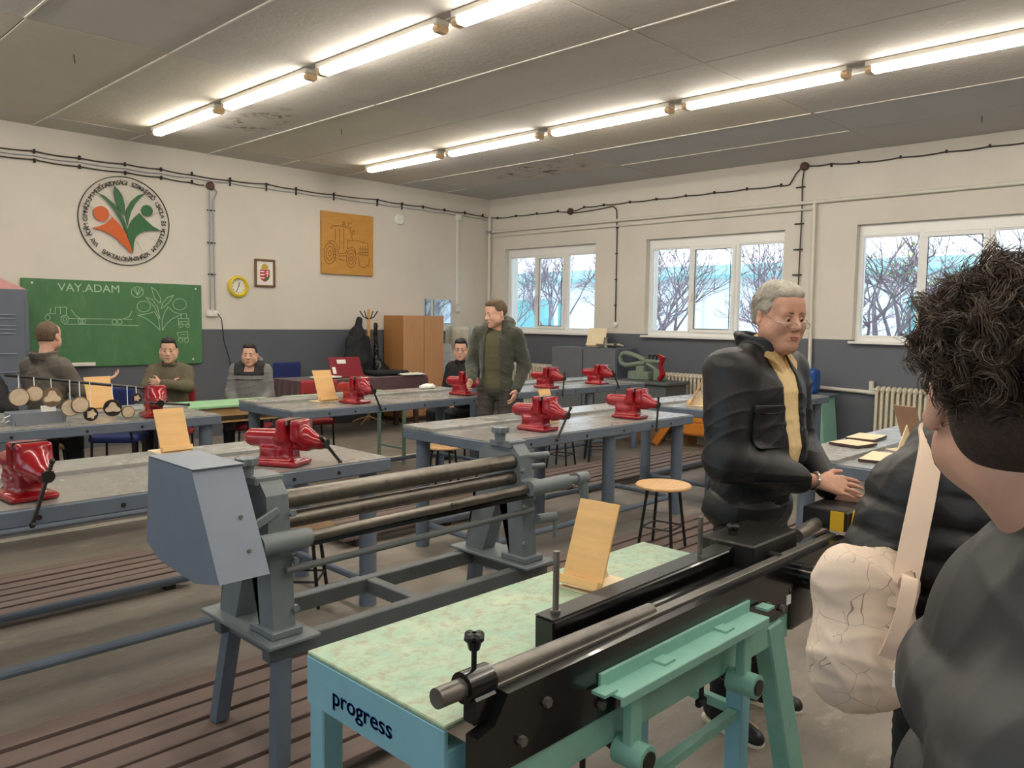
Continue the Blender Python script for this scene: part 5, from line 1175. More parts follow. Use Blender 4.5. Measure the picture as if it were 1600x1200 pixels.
# ------------------------------------------------------------------ lever guillotine on its teal table
gt = aroot('guillotine_table', (1.9, 1.5, 0), 'worn teal steel table lettered progress carrying the black sheet shear', 'machine table')
absb(MB().box((1.83, 1.50, .783), (1.50, .54, .012), .003), 'tabletop', 'teal_top', gt)
ap = absb(MB().box((1.085, 1.50, .715), (.012, .54, .125), .002), 'end_apron', 'teal_daylit', gt)
absb(MB().box((2.575, 1.50, .715), (.012, .54, .125), .002), 'end_apron', 'teal_daylit', gt); absb(MB().box((1.83, 1.765, .715), (1.48, .012, .125), .002), 'side_apron', 'teal_daylit', gt)
me = text_mesh('progress', .062, .0008); me.transform(Matrix.Translation(Vector((1.0785, 1.53, .69)) - Vector(gt['org'])) @ Matrix(((0, 0, -1, 0), (-1, 0, 0, 0), (0, 1, 0, 0), (0, 0, 0, 1))) @ Matrix.Diagonal((1.12, 1, 1, 1)))
bmx = bmesh.new(); bmx.from_mesh(me); 
for k in (0.0015, -0.0015):
    m2 = me.copy(); m2.transform(Matrix.Translation((0, k, k * .3))); bmx.from_mesh(m2)
bmx.to_mesh(me); bmx.free(); link('lettering', me, 'logo_blue', ap, smooth=0)['kind'] = 'stuff'
for x, y in ((1.115, 1.735), (1.115, 1.26), (2.53, 1.735), (2.50, 1.30)):
    absb(MB().box((x, y, .365), (.062, .062, .73), .004), 'leg', 'teal_daylit', gt)
for a, b in (((1.12, 1.735, .3), (2.53, 1.735, .3)), ((1.12, 1.26, .3), (2.50, 1.30, .3)), ((2.53, 1.73, .3), (2.5, 1.28, .3))):
    a, b = Vector(a), Vector(b); d = b - a; M_ = Matrix.Translation((a + b) / 2) @ d.to_track_quat('X', 'Z').to_matrix().to_4x4(); absb(MB().box((0, 0, 0), (d.length, .035, .035), .003, M=M_), 'brace', 'teal_frame', gt)
absb(MB().box((1.82, 1.175, .644), (1.42, .06, .085), .004), 'under_beam', 'teal_frame', gt)
d = Vector((2.60, 1.13, 0)) - Vector((2.42, 1.17, .68)); M_ = Matrix.Translation((Vector((2.60, 1.13, 0)) + Vector((2.42, 1.17, .68))) / 2) @ d.to_track_quat('Z', 'Y').to_matrix().to_4x4()
absb(MB().box((0, 0, 0), (.075, .075, d.length), .006, M=M_), 'splayed_leg', 'teal_frame', gt)

sh2 = aroot('sheet_shear', (1.9, 1.25, .79), 'long black lever shear mounted along the worn teal table', 'shear')
absb(MB().prism([(1.09, .715), (1.14, .69), (2.45, .69), (2.75, .70), (3.0, .74), (3.0, .858), (1.18, .858), (1.14, .80), (1.09, .79)], 1.14, 1.175, lambda a, b, t: (a, t, b)), 'front_plate', 'black_gloss', sh2, 20)
absb(MB().box((2.05, 1.19, .86), (1.86, .03, .012), .002), 'lower_blade', 'bare_steel', sh2)
absb(MB().box((2.13, 1.335, .842), (1.24, .07, .092), .006, rot=(0, R(-.6), 0)), 'blade_beam', 'black_gloss', sh2)
absb(MB().box((2.13, 1.335, .8895), (1.24, .064, .004), .001, rot=(0, R(-.6), 0)), 'beam_edge', 'black_worn', sh2)
absb(MB().box((1.95, 1.255, .825), (.86, .05, .05), .012, seg=2), 'hold_down', 'black_gloss', sh2)
absb(MB().cyl((1.03, 1.20, .877), (1.80, 1.205, .862), .0215, n=20), 'stop_tube', 'bare_steel', sh2)
col_ = absb(MB().cyl((1.10, 1.20, .876), (1.175, 1.20, .875), .034, n=20).box((1.14, 1.185, .83), (.07, .04, .06), .006), 'tube_collar', 'black_gloss', sh2)
abs_child(MB().cyl((1.135, 1.20, .905), (1.135, 1.20, .955), .006, n=8).cyl((1.135, 1.20, .95), (1.135, 1.20, .97), .012, .017, n=8).box((1.135, 1.20, .978), (.05, .022, .018), .006).box((1.135, 1.20, .978), (.022, .05, .018), .006), 'thumbscrew', 'black_plastic', col_, sh2)
for x, z1 in ((1.555, 1.05), (2.27, 1.02)): absb(MB().cyl((x, 1.335, .885), (x, 1.335, z1), .0085, n=10).cyl((x, 1.335, .885), (x, 1.335, .893), .014, n=10), 'guide_pin', 'bare_steel', sh2)
hb_ = absb(MB().box((2.60, 1.33, .855), (.33, .2, .11), .006), 'blade_housing', 'black_worn', sh2)
abs_child(MB().cyl((2.53, 1.36, .91), (2.53, 1.36, .925), .016).box((2.53, 1.36, .935), (.045, .02, .02), .006).box((2.53, 1.36, .935), (.02, .045, .02), .006), 'wing_knob', 'black_plastic', hb_, sh2)
abs_child(MB().cyl((2.55, 1.23, .86), (2.55, 1.19, .86), .014, n=10), 'clamp_bolt', 'black_plastic', hb_, sh2)
absb(MB().cyl((2.60, 1.145, .80), (2.60, 1.03, .80), .042, n=22).cyl((2.60, 1.03, .80), (2.60, 1.022, .80), .036, n=22), 'pivot_boss', 'black_gloss', sh2)
absb(MB().box((2.62, 1.155, .70), (.2, .05, .16), .02, seg=2), 'pivot_bracket', 'black_gloss', sh2)
for x, z in ((1.22, .74), (1.30, .80), (1.50, .725), (2.36, .755), (2.46, .72), (2.1, .72)): absb(MB().cyl((x, 1.14, z), (x, 1.128, z), .012, n=6), 'bolt', 'bare_steel', sh2)
absb(MB().box((2.80, 1.138, .80), (.07, .004, .05)), 'maker_plate', 'tray_grey', sh2); absb(MB().box((2.52, 1.138, .735), (.045, .004, .03)), 'maker_plate', 'paper', sh2)
eb = absb(MB().box((3.12, 1.22, .915), (.30, .17, .075), .006), 'gear_housing', 'black_worn', sh2)
for k in range(4): abs_child(MB().box((3.02 + k * .075, 1.128, .915), (.036, .006, .075), rot=(0, R(20), 0)), 'warning_stripe', 'warning_yellow', eb, sh2)
abs_child(MB().box((2.966, 1.17, .915), (.004, .05, .075)), 'warning_stripe', 'warning_yellow', eb, sh2)
absb(MB().cyl((2.80, 1.25, .875), (2.97, 1.25, .89), .026, n=14), 'drive_shaft', 'bare_steel', sh2)
# swing-out sheet support
sp_ = absb(MB().box((1.86, 1.105, .765), (.74, .07, .01), .002).box((1.86, 1.136, .785), (.74, .01, .04), .002).box((1.86, 1.07, .757), (.74, .008, .026), .002), 'sheet_support', 'teal_frame', sh2)
for x in (1.58, 2.14):
    abs_child(MB().box((x, 1.10, .68), (.045, .03, .17), .004), 'support_arm', 'teal_frame', sp_, sh2)
    abs_child(MB().cyl((x, 1.05, .585), (x, 1.14, .585), .036, n=18), 'support_pivot', 'teal_frame', sp_, sh2)
    abs_child(MB().cyl((x, 1.045, .585), (x, 1.05, .585), .024, n=14), 'pivot_cap', 'dark_steel', sp_, sh2); abs_child(MB().cyl((x, 1.14, .585), (x, 1.22, .61), .018, n=12), 'pivot_pin', 'dark_steel', sp_, sh2)
    abs_child(MB().cyl((x - .08, 1.19, .6), (x - .08, 1.19, .53), .008, n=8).box((x - .08, 1.19, .52), (.045, .02, .025), .005), 'wing_screw', 'black_plastic', sp_, sh2)
    for k in (0, 1): abs_child(MB().box((x - .1 + .25 * k, 1.112, .773), (.05, .04, .008)), 'scale_clip', 'teal_frame', sp_, sh2)
# ------------------------------------------------------------------ people
mat('skin', (214, 166, 142), .5, var=.06, vscale=25, bump=.04, bscale=180); mat('skin_ruddy', (200, 150, 126), .5, var=.10, vscale=22, bump=.06, bscale=160); mat('lip', (176, 110, 98), .5)
mat('brow_grey', (112, 98, 84), .7); mat('mouth_dark', (96, 48, 44), .6); mat('eye_white', (222, 216, 208), .2); mat('iris', (34, 26, 22), .35); mat('hair_dark', (38, 30, 26), .55, var=.25, vscale=60, stretch=(1, 1, 3)); mat('hair_brown', (96, 76, 56), .6, var=.3, vscale=60); mat('hair_black', (22, 19, 18), .5, var=.3, vscale=60)
mat('hair_grey', (190, 182, 168), .55, rgb2=(150, 142, 128), vscale=50); mat('curl_brown', (98, 78, 62), .45, rgb2=(58, 45, 37), vscale=30); mat('stubble', (62, 47, 40), .85, var=.3, vscale=160, bump=.4, bscale=500)
mat('jacket_black', (21, 22, 26), .45, var=.12, vscale=14, bump=.12, bscale=260); mat('polo_cream', (224, 198, 146), .8, var=.05, vscale=20, bump=.1, bscale=300); mat('trouser_black', (20, 20, 22), .8, var=.15, vscale=10)
mat('puffer_grey', (62, 60, 60), .55, var=.12, vscale=7, bump=.04, bscale=60); mat('puffer_black', (30, 30, 31), .5, var=.15, vscale=8, bump=.08, bscale=120)
mat('fleece_olive', (66, 68, 56), .95, var=.14, vscale=40, sheen=.3, bump=.3, bscale=120); mat('tee_olive', (86, 82, 58), .85, var=.06); mat('trouser_grey', (72, 66, 62), .8, var=.12)
mat('sweater_olive', (98, 90, 72), .9, var=.08, bump=.15, bscale=200); mat('hoodie_grey', (122, 122, 120), .9, var=.1); mat('hoodie_dark', (44, 44, 46), .9, var=.1); mat('fleece_grey', (98, 92, 84), .9, var=.08, bump=.1, bscale=100)
mat('collar_dark', (58, 52, 52), .8); mat('knit_black', (26, 27, 30), .85, var=.1); mat('shoe_black', (26, 26, 28), .45, var=.1); mat('sole_white', (214, 206, 184), .6); mat('steel_bright', (180, 180, 176), .25, .9); mat('lens', (210, 214, 214), .05, 0)

def lens_mat():
    m = bpy.data.materials.new('spectacle_lens'); m.use_nodes = True; nt = m.node_tree; nt.nodes.clear()
    o = nt.nodes.new('ShaderNodeOutputMaterial'); t = nt.nodes.new('ShaderNodeBsdfTransparent'); g = nt.nodes.new('ShaderNodeBsdfGlossy'); x = nt.nodes.new('ShaderNodeMixShader')
    x.inputs[0].default_value = .08; g.inputs['Roughness'].default_value = .03; nt.links.new(t.outputs[0], x.inputs[1]); nt.links.new(g.outputs[0], x.inputs[2]); nt.links.new(x.outputs[0], o.inputs['Surface']); MATS['spectacle_lens'] = m
lens_mat()

def head_prims(fat=0.0):
    f = fat
    P = [ell((0, .018, .038), (.076, .096, .088), .0), ell((0, -.028, -.022), (.064 + f * .008, .07, .088), .04),
         rcone((-.052 - f * .006, .0, -.055), (-.016, -.07, -.098), .024 + f * .008, .02, .03), rcone((.052 + f * .006, .0, -.055), (.016, -.07, -.098), .024 + f * .008, .02, .03), rcone((-.05, -.03, -.05), (.05, -.03, -.05), .035 + f * .006, .035 + f * .006, .03),
         ell((0, -.08, -.102), (.024, .02, .018), .02), ell((-.041, -.066, -.022), (.025 + f * .006, .024, .026), .025), ell((.041, -.066, -.022), (.025 + f * .006, .024, .026), .025), ell((0, -.078, -.065), (.034, .022, .026), .02),
         rcone((-.042, -.079, .026), (.042, -.079, .026), .013, .013, .02), ell((0, -.055, .06), (.062, .042, .048), .03),
         ell((-.031, -.1, .003), (.018, .0135, .0095), .01, 's'), ell((.031, -.1, .003), (.018, .0135, .0095), .01, 's'),
         rcone((0, -.09, .018), (0, -.1155, -.027), .0085, .0145, .012), ell((-.012, -.104, -.033), (.009, .012, .008), .007), ell((.012, -.104, -.033), (.009, .012, .008), .007),
         rcone((-.024, -.092, -.061), (0, -.098, -.0625), .0052, .0065, .008), rcone((.024, -.092, -.061), (0, -.098, -.0625), .0052, .0065, .008), rcone((-.018, -.0945, -.0735), (.018, -.0945, -.0735), .0072, .0072, .008)]
    for s in (-1, 1):
        P += [
              ell((s * .085, .016, -.004), (.0095, .022, .034), .01, M=np.array(Euler((R(-12), 0, R(s * 28))).to_matrix())), ell((s * .093, .006, .002), (.005, .01, .017), .006, 's')]
        if f > 0: P += [rcone((s * .022, -.1, -.035), (s * .036, -.09, -.062), .003, .003, .006, 's')]
    if f > 0: P += [ell((0, -.035, -.112), (.042, .04, .025), .04)]
    return P

def hair_prims(kind):
    cut = [rbox((0, -.14, -.08), (.2, .115, .12), .03, .02, 's'), rbox((0, -.02, -.16), (.2, .3, .12), .02, .02, 's'), ell((0, -.095, .03), (.06, .035, .042), .012, 's'), ell((-.09, .004, -.016), (.04, .036, .042), .01, 's'), ell((.09, .004, -.016), (.04, .036, .042), .01, 's')]
    if kind == 'buzz': return [ell((0, .02, .042), (.0805, .1, .0905), .0), rbox((0, .03, .0), (.07, .07, .07), .05, .02)] + cut
    if kind == 'short': return [ell((0, .02, .044), (.083, .103, .094), .0), ell((0, -.045, .105), (.062, .05, .03), .03), ell((0, .0, .115), (.06, .08, .025), .03)] + cut
    if kind == 'grey': return [ell((0, .026, .044), (.086, .108, .095), .0), ell((0, .004, .112), (.068, .08, .032), .03), ell((0, -.058, .098), (.058, .034, .026), .02), ell((0, .09, -.01), (.06, .03, .06), .03), ell((-.074, -.01, .02), (.012, .03, .04), .02), ell((.074, -.01, .02), (.012, .03, .04), .02)] + cut
    if kind == 'fade': return [ell((0, .02, .036), (.0785, .099, .0905), .0), ell((0, .055, -.03), (.063, .058, .055), .03), rbox((0, -.14, -.06), (.2, .13, .16), .02, .01, 's'), rbox((0, 0, -.19), (.3, .3, .1), .02, .03, 's'), ell((-.09, .002, -.03), (.05, .034, .05), .01, 's'), ell((.09, .002, -.03), (.05, .034, .05), .01, 's')]
    if kind == 'curly': return [ell((0, .025, .06), (.092, .108, .082), .0), ell((0, -.06, .075), (.08, .07, .06), .04), ell((0, .0, .105), (.08, .095, .055), .04)] + [rbox((0, -.13, -.1), (.2, .1, .12), .03, .02, 's'), rbox((0, 0, -.115), (.3, .3, .12), .02, .02, 's')]

def hand_prims(w, d, n, s, curl=25, sc=1.0):
    w, d, n, s = (Vector(v) for v in (w, d, n, s)); d.normalize(); n = (n - d * n.dot(d)).normalized(); s = (s - d * s.dot(d) - n * s.dot(n)).normalized()
    P = []; a_ = lambda v: tuple(v)
    for i, (ln, r) in enumerate(((.072, .0088), (.080, .009), (.074, .0086), (.058, .0076))):
        b = w + (d * (.088 - (.006 if i in (0, 3) else 0) - (.006 if i == 3 else 0)) + s * (.0315 - i * .021)) * sc
        P.append(rcone(a_(w + (d * .01 + s * (.014 - i * .0095)) * sc), a_(b), .016 * sc, .0125 * sc, .012))
        p = b; ang = R(curl * .55); spr = (1.5 - i) * .05
        for k, fr in enumerate((.44, .31, .25)):
            dr = (d * math.cos(ang) + n * math.sin(ang) + s * spr).normalized(); q = p + dr * ln * fr * sc
            P.append(rcone(a_(p), a_(q), r * (1 - .1 * k) * sc, r * (.92 - .12 * k) * sc, .003)); p = q; ang += R(curl)
    b = w + (d * .025 + s * .028) * sc; q = b + (d * .6 + s * .75 + n * .25).normalized() * .042 * sc; e = q + (d * .85 + s * .3 + n * .3).normalized() * .034 * sc
    P += [rcone(a_(w + d * .012), a_(b), .017 * sc, .016 * sc, .012), rcone(a_(b), a_(q), .014 * sc, .0105 * sc, .01), rcone(a_(q), a_(e), .0105 * sc, .0085 * sc, .004)]
    return P

STAND = dict(pel=(0, 0, .96), che=(0, .0, 1.34), nk=(0, .01, 1.5), hd=(0, -.02, 1.64), shL=(.19, .01, 1.44), elL=(.25, .04, 1.14), wrL=(.25, -.08, .88), shR=(-.19, .01, 1.44), elR=(-.25, .04, 1.14), wrR=(-.25, -.08, .88),
             hpL=(.095, 0, .93), knL=(.105, -.02, .5), anL=(.11, .03, .09), hpR=(-.095, 0, .93), knR=(-.105, -.02, .5), anR=(-.11, .03, .09))
def sit(zs=.46):
    d = zs + .1 - .96; J = {k: (v[0], v[1], v[2] + d) for k, v in STAND.items()}
    for s, x in (('L', 1), ('R', -1)):
        J['kn' + s] = (x * .13, -.42, zs + .06); J['an' + s] = (x * .13, -.42, .09); J['el' + s] = (x * .215, -.04, 1.14 + d + .03); J['sh' + s] = (x * .168, .01, 1.44 + d); J['wr' + s] = (x * .12, -.28, .92 + d + .08)
    return J

def person(label, loc, rz, J, head=(0, 0), hair=('short', 'hair_dark'), top=None, under=None, legs=('trouser_black',), skin='skin', h=.008, fat=0.0, hands=None, glasses=False, hs=1.0, brow='hair_dark', strands=None, shoes=True, gaze=0.0, lids=(.0035, .0065)):
    root = empty('person', loc, R(rz), label, 'person'); V = {k: Vector(v) for k, v in J.items() if isinstance(v, tuple)}
    top = top or {}; g = top.get('girth', 1.0)
    HM = Matrix.Translation(V['hd']) @ Matrix.Rotation(R(head[0]), 4, 'Z') @ Matrix.Rotation(R(head[1]), 4, 'X')
    t_ = lambda v: tuple(v)
    che, pel, nk = V['che'], V['pel'], V['nk']; bel = che.lerp(pel, .5)
    P = xf(head_prims(fat), HM)
    P.append(rcone(t_(HM @ Vector((0, .02, -.07))), t_(nk + Vector((0, .01, -.03))), .052 + .012 * fat, .06 + .014 * fat, .03))
    P += [ell(t_(che), (.155, .095, .16), .04), ell(t_(bel), (.13 + .03 * fat, .09 + .03 * fat, .15), .05), ell(t_(pel), (.14, .1, .11), .05), rcone(t_(V['shL']), t_(V['shR']), .05, .05, .04)]
    for s in 'LR':
        x = 1 if s == 'L' else -1
        P += [rcone(t_(V['sh' + s]), t_(V['el' + s]), .048, .04, .03), rcone(t_(V['el' + s]), t_(V['wr' + s]), .04, .026, .02)]
        hd_ = (hands or {}).get(s)
        if hd_ is None:
            d = (V['wr' + s] - V['el' + s]).normalized(); hd_ = (t_(d), (-x, 0, .1), (0, -1, .3), 22)
        P += hand_prims(V['wr' + s] + Vector(hd_[0]).normalized() * .012, hd_[0], hd_[1], hd_[2], hd_[3])
        P += [rcone(t_(V['hp' + s]), t_(V['kn' + s]), .075, .052, .03), rcone(t_(V['kn' + s]), t_(V['an' + s]), .052, .036, .02), rcone(t_(V['an' + s] - Vector((0, 0, .03))), t_(V['an' + s] + Vector((x * .01, -.15, -.05))), .035, .028, .02)]
    sdf_obj('body', P, skin, root, h, 1)
    # face details
    for s in (-1, 1):
        e = MB().ball((s * .031, -.0815, .003), .0125, 14, M=HM).build('eye', 'eye_white', root); c = HM @ Vector((s * .031 + gaze * .002, -.0815, .002)); dr = HM.to_3x3() @ Vector((gaze * .25, -1, -.12)); dr.normalize()
        MB().cyl(c + dr * .0100, c + dr * .0129, .0076, .0058, n=16).build('iris', 'iris', e)
        b = [HM @ Vector((s * (.012 + .038 * t), -.0985 + .017 * t * t, .0262 + .0028 * math.sin(PI * min(1, t * 1.1)))) for t in (0, .25, .5, .75, 1)]
        MB().tube(b, .004, n=6, radii=[.0035, .0048, .0046, .004, .002]).build('eyebrow', brow, root)
    lp = lambda t, z, bow, dy=0: HM @ Vector((.0265 * t, -.1045 + .0105 * t * t + dy, z + bow * (1 - t * t) + .002 * t * t))
    ts = [-1, -.75, -.5, -.25, 0, .25, .5, .75, 1]
    lo_ = MB().tube([lp(t, -.0655, .0012) for t in ts], .004, n=7, radii=[.0012, .0028, .0038, .0046, .0042, .0046, .0038, .0028, .0012]); lo_.tube([lp(t, -.0690, -.0042, .0005) for t in ts], .004, n=7, radii=[.0012, .003, .0044, .0054, .0058, .0054, .0044, .003, .0012]); lo_.build('lips', 'lip', root, 180)
    MB().tube([lp(t * .98, -.0680, -.0006, -.0022) for t in ts], .0012, n=5).build('mouth_line', 'mouth_dark', root)
    for s in (-1, 1):
        for up in (1, 0):
            t = bmesh.new(); bmesh.ops.create_uvsphere(t, u_segments=18, v_segments=12, radius=.0134); t.transform(Matrix.Rotation(R(90), 4, 'Y') @ Matrix.Identity(4))
            n_ = Vector((0, -.25, 1)).normalized() if up else Vector((0, -.1, -1)).normalized()
            bmesh.ops.bisect_plane(t, geom=t.verts[:] + t.edges[:] + t.faces[:], plane_co=n_ * (lids[0] if up else lids[1]), plane_no=n_, clear_inner=True)
            t.transform(HM @ Matrix.Translation((s * .031, -.0815, .003))); e_ = MB(); e_.merge(t); e_.build('eyelid', skin, root, 180)
    if hair:
        ho = sdf_obj('hair', xf(hair_prims(hair[0]), HM), hair[1], root, .005 if h < .007 else .006, 1, lambda W: folds(W, .006, 90, 3))
        if hair[0] == 'curly': sdf_obj('hair_fade', xf(hair_prims('fade'), HM), 'stubble', root, .005, 1)
        if strands: strands(HM, root)
    if glasses:
        gl = MB()
        for s in (-1, 1):
            gl.tube([HM @ Vector((s * .031 + .023 * math.cos(a), -.118, glasses[1] + glasses[2] * math.sin(a))) for a in [2 * PI * k / 20 for k in range(20)]], .0012, n=5, closed=True)
            gl.tube([HM @ Vector(p) for p in ((s * .054, -.116, glasses[1] + .006), (s * .078, -.07, glasses[1] + .014), (s * .083, .0, .018), (s * .084, .02, .01))], .0016, n=5)
        gl.tube([HM @ Vector((x, -.121 - .003 * (1 - (x / .008) ** 2), glasses[1] + .004)) for x in (-.008, 0, .008)], .0013, n=5)
        go = gl.build('eyeglasses', glasses[0], root)
        for s in (-1, 1):
            l_ = MB(); l_.prism([(s * .031 + .0225 * math.cos(2 * PI * k / 20), glasses[1] + (glasses[2] - .0005) * math.sin(2 * PI * k / 20)) for k in range(20)], .1175, .1183, lambda a, b, t: HM @ Vector((a, -t, b))); l_.build('lens', 'spectacle_lens', go)
    # clothes
    rip = top.get('rip'); sl = top.get('sleeve', .062); am = top.get('fold', .014)
    def torso(k, ext=0.0):
        low = pel.lerp(che, top.get('hem', -.02))
        return [ell(t_(che + Vector((0, 0, -.01))), (.185 * k, .125 * k, .19), .05), ell(t_(bel + Vector((0, -.02 * (g - 1) * 4, 0))), (.17 * k, .125 * k * (1 + ext), .2), .06), ell(t_(low + Vector((0, -.01, .06))), (.175 * k, .13 * k, .13), .05),
                rcone(t_(V['shL'] + Vector((-.02, 0, 0))), t_(nk + Vector((.04, .01, .01))), .07 * k, .055 * k / g, .04), rcone(t_(V['shR'] + Vector((.02, 0, 0))), t_(nk + Vector((-.04, .01, .01))), .07 * k, .055 * k / g, .04)]
    if under:
        U = torso(g * .9, top.get('ext', 0)) + [rcone(t_(nk + Vector((0, .01, -.04))), t_(nk + Vector((0, -.0, .02))), .072, .066, .03)] + xf([rcone((0, .0, -.05), (0, -.09, -.13), .062, .03, .0, 's'), rcone((0, .01, -.02), (0, .01, -.12), .058 + .012 * fat, .058 + .012 * fat, 0, 's')], HM if not under.get('lowneck') else HM)
        sdf_obj(under.get('name', 'shirt'), U, under['mat'], root, h, 1, lambda W: folds(W, .008, 14, 5))
        if under.get('collar'):
            for s in (-1, 1):
                c0 = nk + Vector((0, -.0, .03)); b = MB(); pts = [Vector((s * .072, .03, .035)), Vector((s * .075, -.02, .02)), Vector((s * .055, -.065, -.01)), Vector((s * .02, -.085, -.04))]; ot = [Vector((s * .1, .045, -.01)), Vector((s * .105, -.03, -.03)), Vector((s * .085, -.095, -.065)), Vector((s * .045, -.115, -.095))]
                vi = [b.bm.verts.new(c0 + p) for p in pts]; vo = [b.bm.verts.new(c0 + p) for p in ot]
                for k in range(3): b.bm.faces.new((vi[k], vi[k + 1], vo[k + 1], vo[k]))
                r_ = bmesh.ops.solidify(b.bm, geom=b.bm.faces[:], thickness=.006); b.build('collar', under['mat'], root, 60)
    if top.get('mat'):
        T = torso(g, top.get('ext', 0))
        if rip:
            T += [rcone(t_(pel + Vector((0, 0, .02))), t_(che + Vector((0, 0, .12))), .178 * g, .178 * g, .03, rip=(rip[0] * 1.6, rip[1], 0))]
        for s in 'LR':
            a, e, w_ = V['sh' + s], V['el' + s], V['wr' + s]; e2 = e.lerp(w_, .94)
            T += [rcone(t_(a), t_(e), sl * 1.22, sl, .035, rip=(rip[0], rip[1], .03) if rip else None), rcone(t_(e), t_(e2), sl, sl * .72, .03, rip=(rip[0], rip[1], .0) if rip else None)]
        if top.get('open'):
            ow, oz = top['open']; fy = -1.0
            zt = nk.z + .06; zb = pel.z + .03
            # wedge-shaped front opening
            for k in range(7):
                t = k / 6; z = zt + (zb - zt) * t; hw = ow[0] + (ow[1] - ow[0]) * t
                T.append(rbox((oz + che.x, -.27, z), (hw, .25, (zt - zb) / 10), .008, .015, 's'))
        T.append(rcone(t_(HM @ Vector((0, .01, -.0))), t_(nk + Vector((0, -.01, .04))), .066 + .01 * fat, .066 + .01 * fat, .01, 's'))
        if top.get('stand_collar'):
            ch_, tilt = top['stand_collar']; cN = nk + Vector((0, .008, .022))
            T += [tor(t_(cN + Vector((0, .004 * k, .019 * k))), .083 + .004 * k, .014, .012, M=np.array(Euler((R(tilt), 0, 0)).to_matrix()), sy=1.12) for k in range(int(ch_))]
            if top.get('open'): T.append(rbox((top['open'][1] + nk.x, -.16, nk.z + .05), (top['open'][0][0] * .8, .12, .09), .01, .015, 's'))
        if top.get('hood'):
            hk = float(top['hood']); T += [tor(t_(nk + Vector((0, .055, .035))), .1 * hk, .035 * hk, .03, M=np.array(Euler((R(28), 0, 0)).to_matrix()), sy=.95), ell(t_(nk + Vector((0, .13, -.02 + .03 * (hk - 1)))), (.11 * hk, .06 * hk, .1 * hk), .04), rcone(t_(HM @ Vector((0, .01, .02))), t_(nk + Vector((0, -.01, .0))), .075, .07, .02, 's'), rbox((nk.x, -.19, nk.z + .03), (.06, .15, .1), .01, .02, 's')]
        sdf_obj(top.get('name', 'jacket'), T, top['mat'], root, top.get('h', h), 1, lambda W: folds(W, am, top.get('fsc', 15), top.get('seed', 7), top.get('aniso', (1, 1, 1.2))))
        for (nm_, bc, bh, of, *pm) in top.get('patches', ()):
            sdf_obj(nm_, T, pm[0] if pm else top['mat'], root, .005, 1, lambda W: folds(W, am, top.get('fsc', 15), top.get('seed', 7), top.get('aniso', (1, 1, 1.2))), of, [rbox(bc, bh, .004)])
    lo = pel + Vector((0, 0, -.0)); L_ = [ell(t_(lo), (.165 * (1 + .1 * (g - 1)), .125 * g, .13), .04)]
    lr_ = legs[1] if len(legs) > 1 else 1.0
    for s in 'LR':
        L_ += [rcone(t_(V['hp' + s]), t_(V['kn' + s]), .092 * lr_, .068 * lr_, .03), rcone(t_(V['kn' + s]), t_(V['an' + s] + Vector((0, -.01, -.02))), .068 * lr_, .056 * lr_, .03)]
    sdf_obj('trousers', L_, legs[0], root, h, 1, lambda W: folds(W, .016, 18, 9, (1, 1, 1.3)))
    if shoes:
        for s in 'LR':
            x = 1 if s == 'L' else -1; a = V['an' + s]; oz_ = a.z - .09; fy = Matrix.Rotation(R((J.get('toe' + s, 8)) * x), 4, 'Z'); B = Matrix.Translation((a.x, a.y, oz_)) @ fy
            so_ = sdf_obj('shoe', xf([rcone((0, .04, .06), (0, -.06, .055), .042, .042, .02), rcone((0, -.06, .05), (0, -.19, .035), .045, .036, .03), rcone((0, .03, .07), (0, .02, .1), .042, .042, .02)], B), 'shoe_black', root, .007, 1)
            sdf_obj('sole', xf([rcone((0, .045, .014), (0, -.08, .014), .046, .05, .02), rcone((0, -.08, .014), (0, -.185, .016), .05, .04, .02), rbox((0, -.07, -.03), (.2, .3, .032), .002, .002, 's'), rbox((0, -.07, .06), (.2, .3, .032), .002, .004, 's')], B), 'sole_white' if J.get('whitesole') else 'black_plastic', so_, .006, 1)
            if J.get('whitesole'):
                lc = MB()
                for k in range(4): lc.tube([B @ Vector((-.022, -.03 - .025 * k, .092 - .012 * k)), B @ Vector((0, -.035 - .025 * k, .1 - .012 * k)), B @ Vector((.022, -.03 - .025 * k, .092 - .012 * k))], .003, n=5)
                lc.build('laces', 'black_paint', so_)
                for q in (0, .022): MB().tube([B @ Vector((x * -.046, -.02 - q, .025)), B @ Vector((x * -.047, -.035 - q, .05)), B @ Vector((x * -.038, -.05 - q, .075))], .002, n=4).build('side_stripe', 'sole_white', so_)
    return root, V, HM

def strand_mesh(name, S, rad, m, root):
    """S: (n,k,3) centre lines, rad: (k,) radii; three-sided tapering hairs in one part"""
    S = np.asarray(S, float); n, k, _ = S.shape; T = np.gradient(S, axis=1); T /= np.maximum(np.linalg.norm(T, axis=2, keepdims=True), 1e-9)
    ref = np.random.RandomState(1).normal(size=(n, 1, 3)); X = np.cross(T, np.repeat(ref, k, 1)); X /= np.maximum(np.linalg.norm(X, axis=2, keepdims=True), 1e-9); Y = np.cross(T, X); V = []
    for a in range(3): V.append(S + (X * math.cos(2 * PI * a / 3) + Y * math.sin(2 * PI * a / 3)) * np.asarray(rad)[None, :, None])
    V = np.stack(V, 2).reshape(-1, 3); b = np.arange(n)[:, None, None] * k * 3 + np.arange(k - 1)[None, :, None] * 3; a = np.arange(3)[None, None, :]; a2 = (a + 1) % 3
    Q = np.stack([b + a, b + a2, b + 3 + a2, b + 3 + a], -1).reshape(-1, 4)
    return link(name, q2mesh(name, V, Q), m, root, 180)

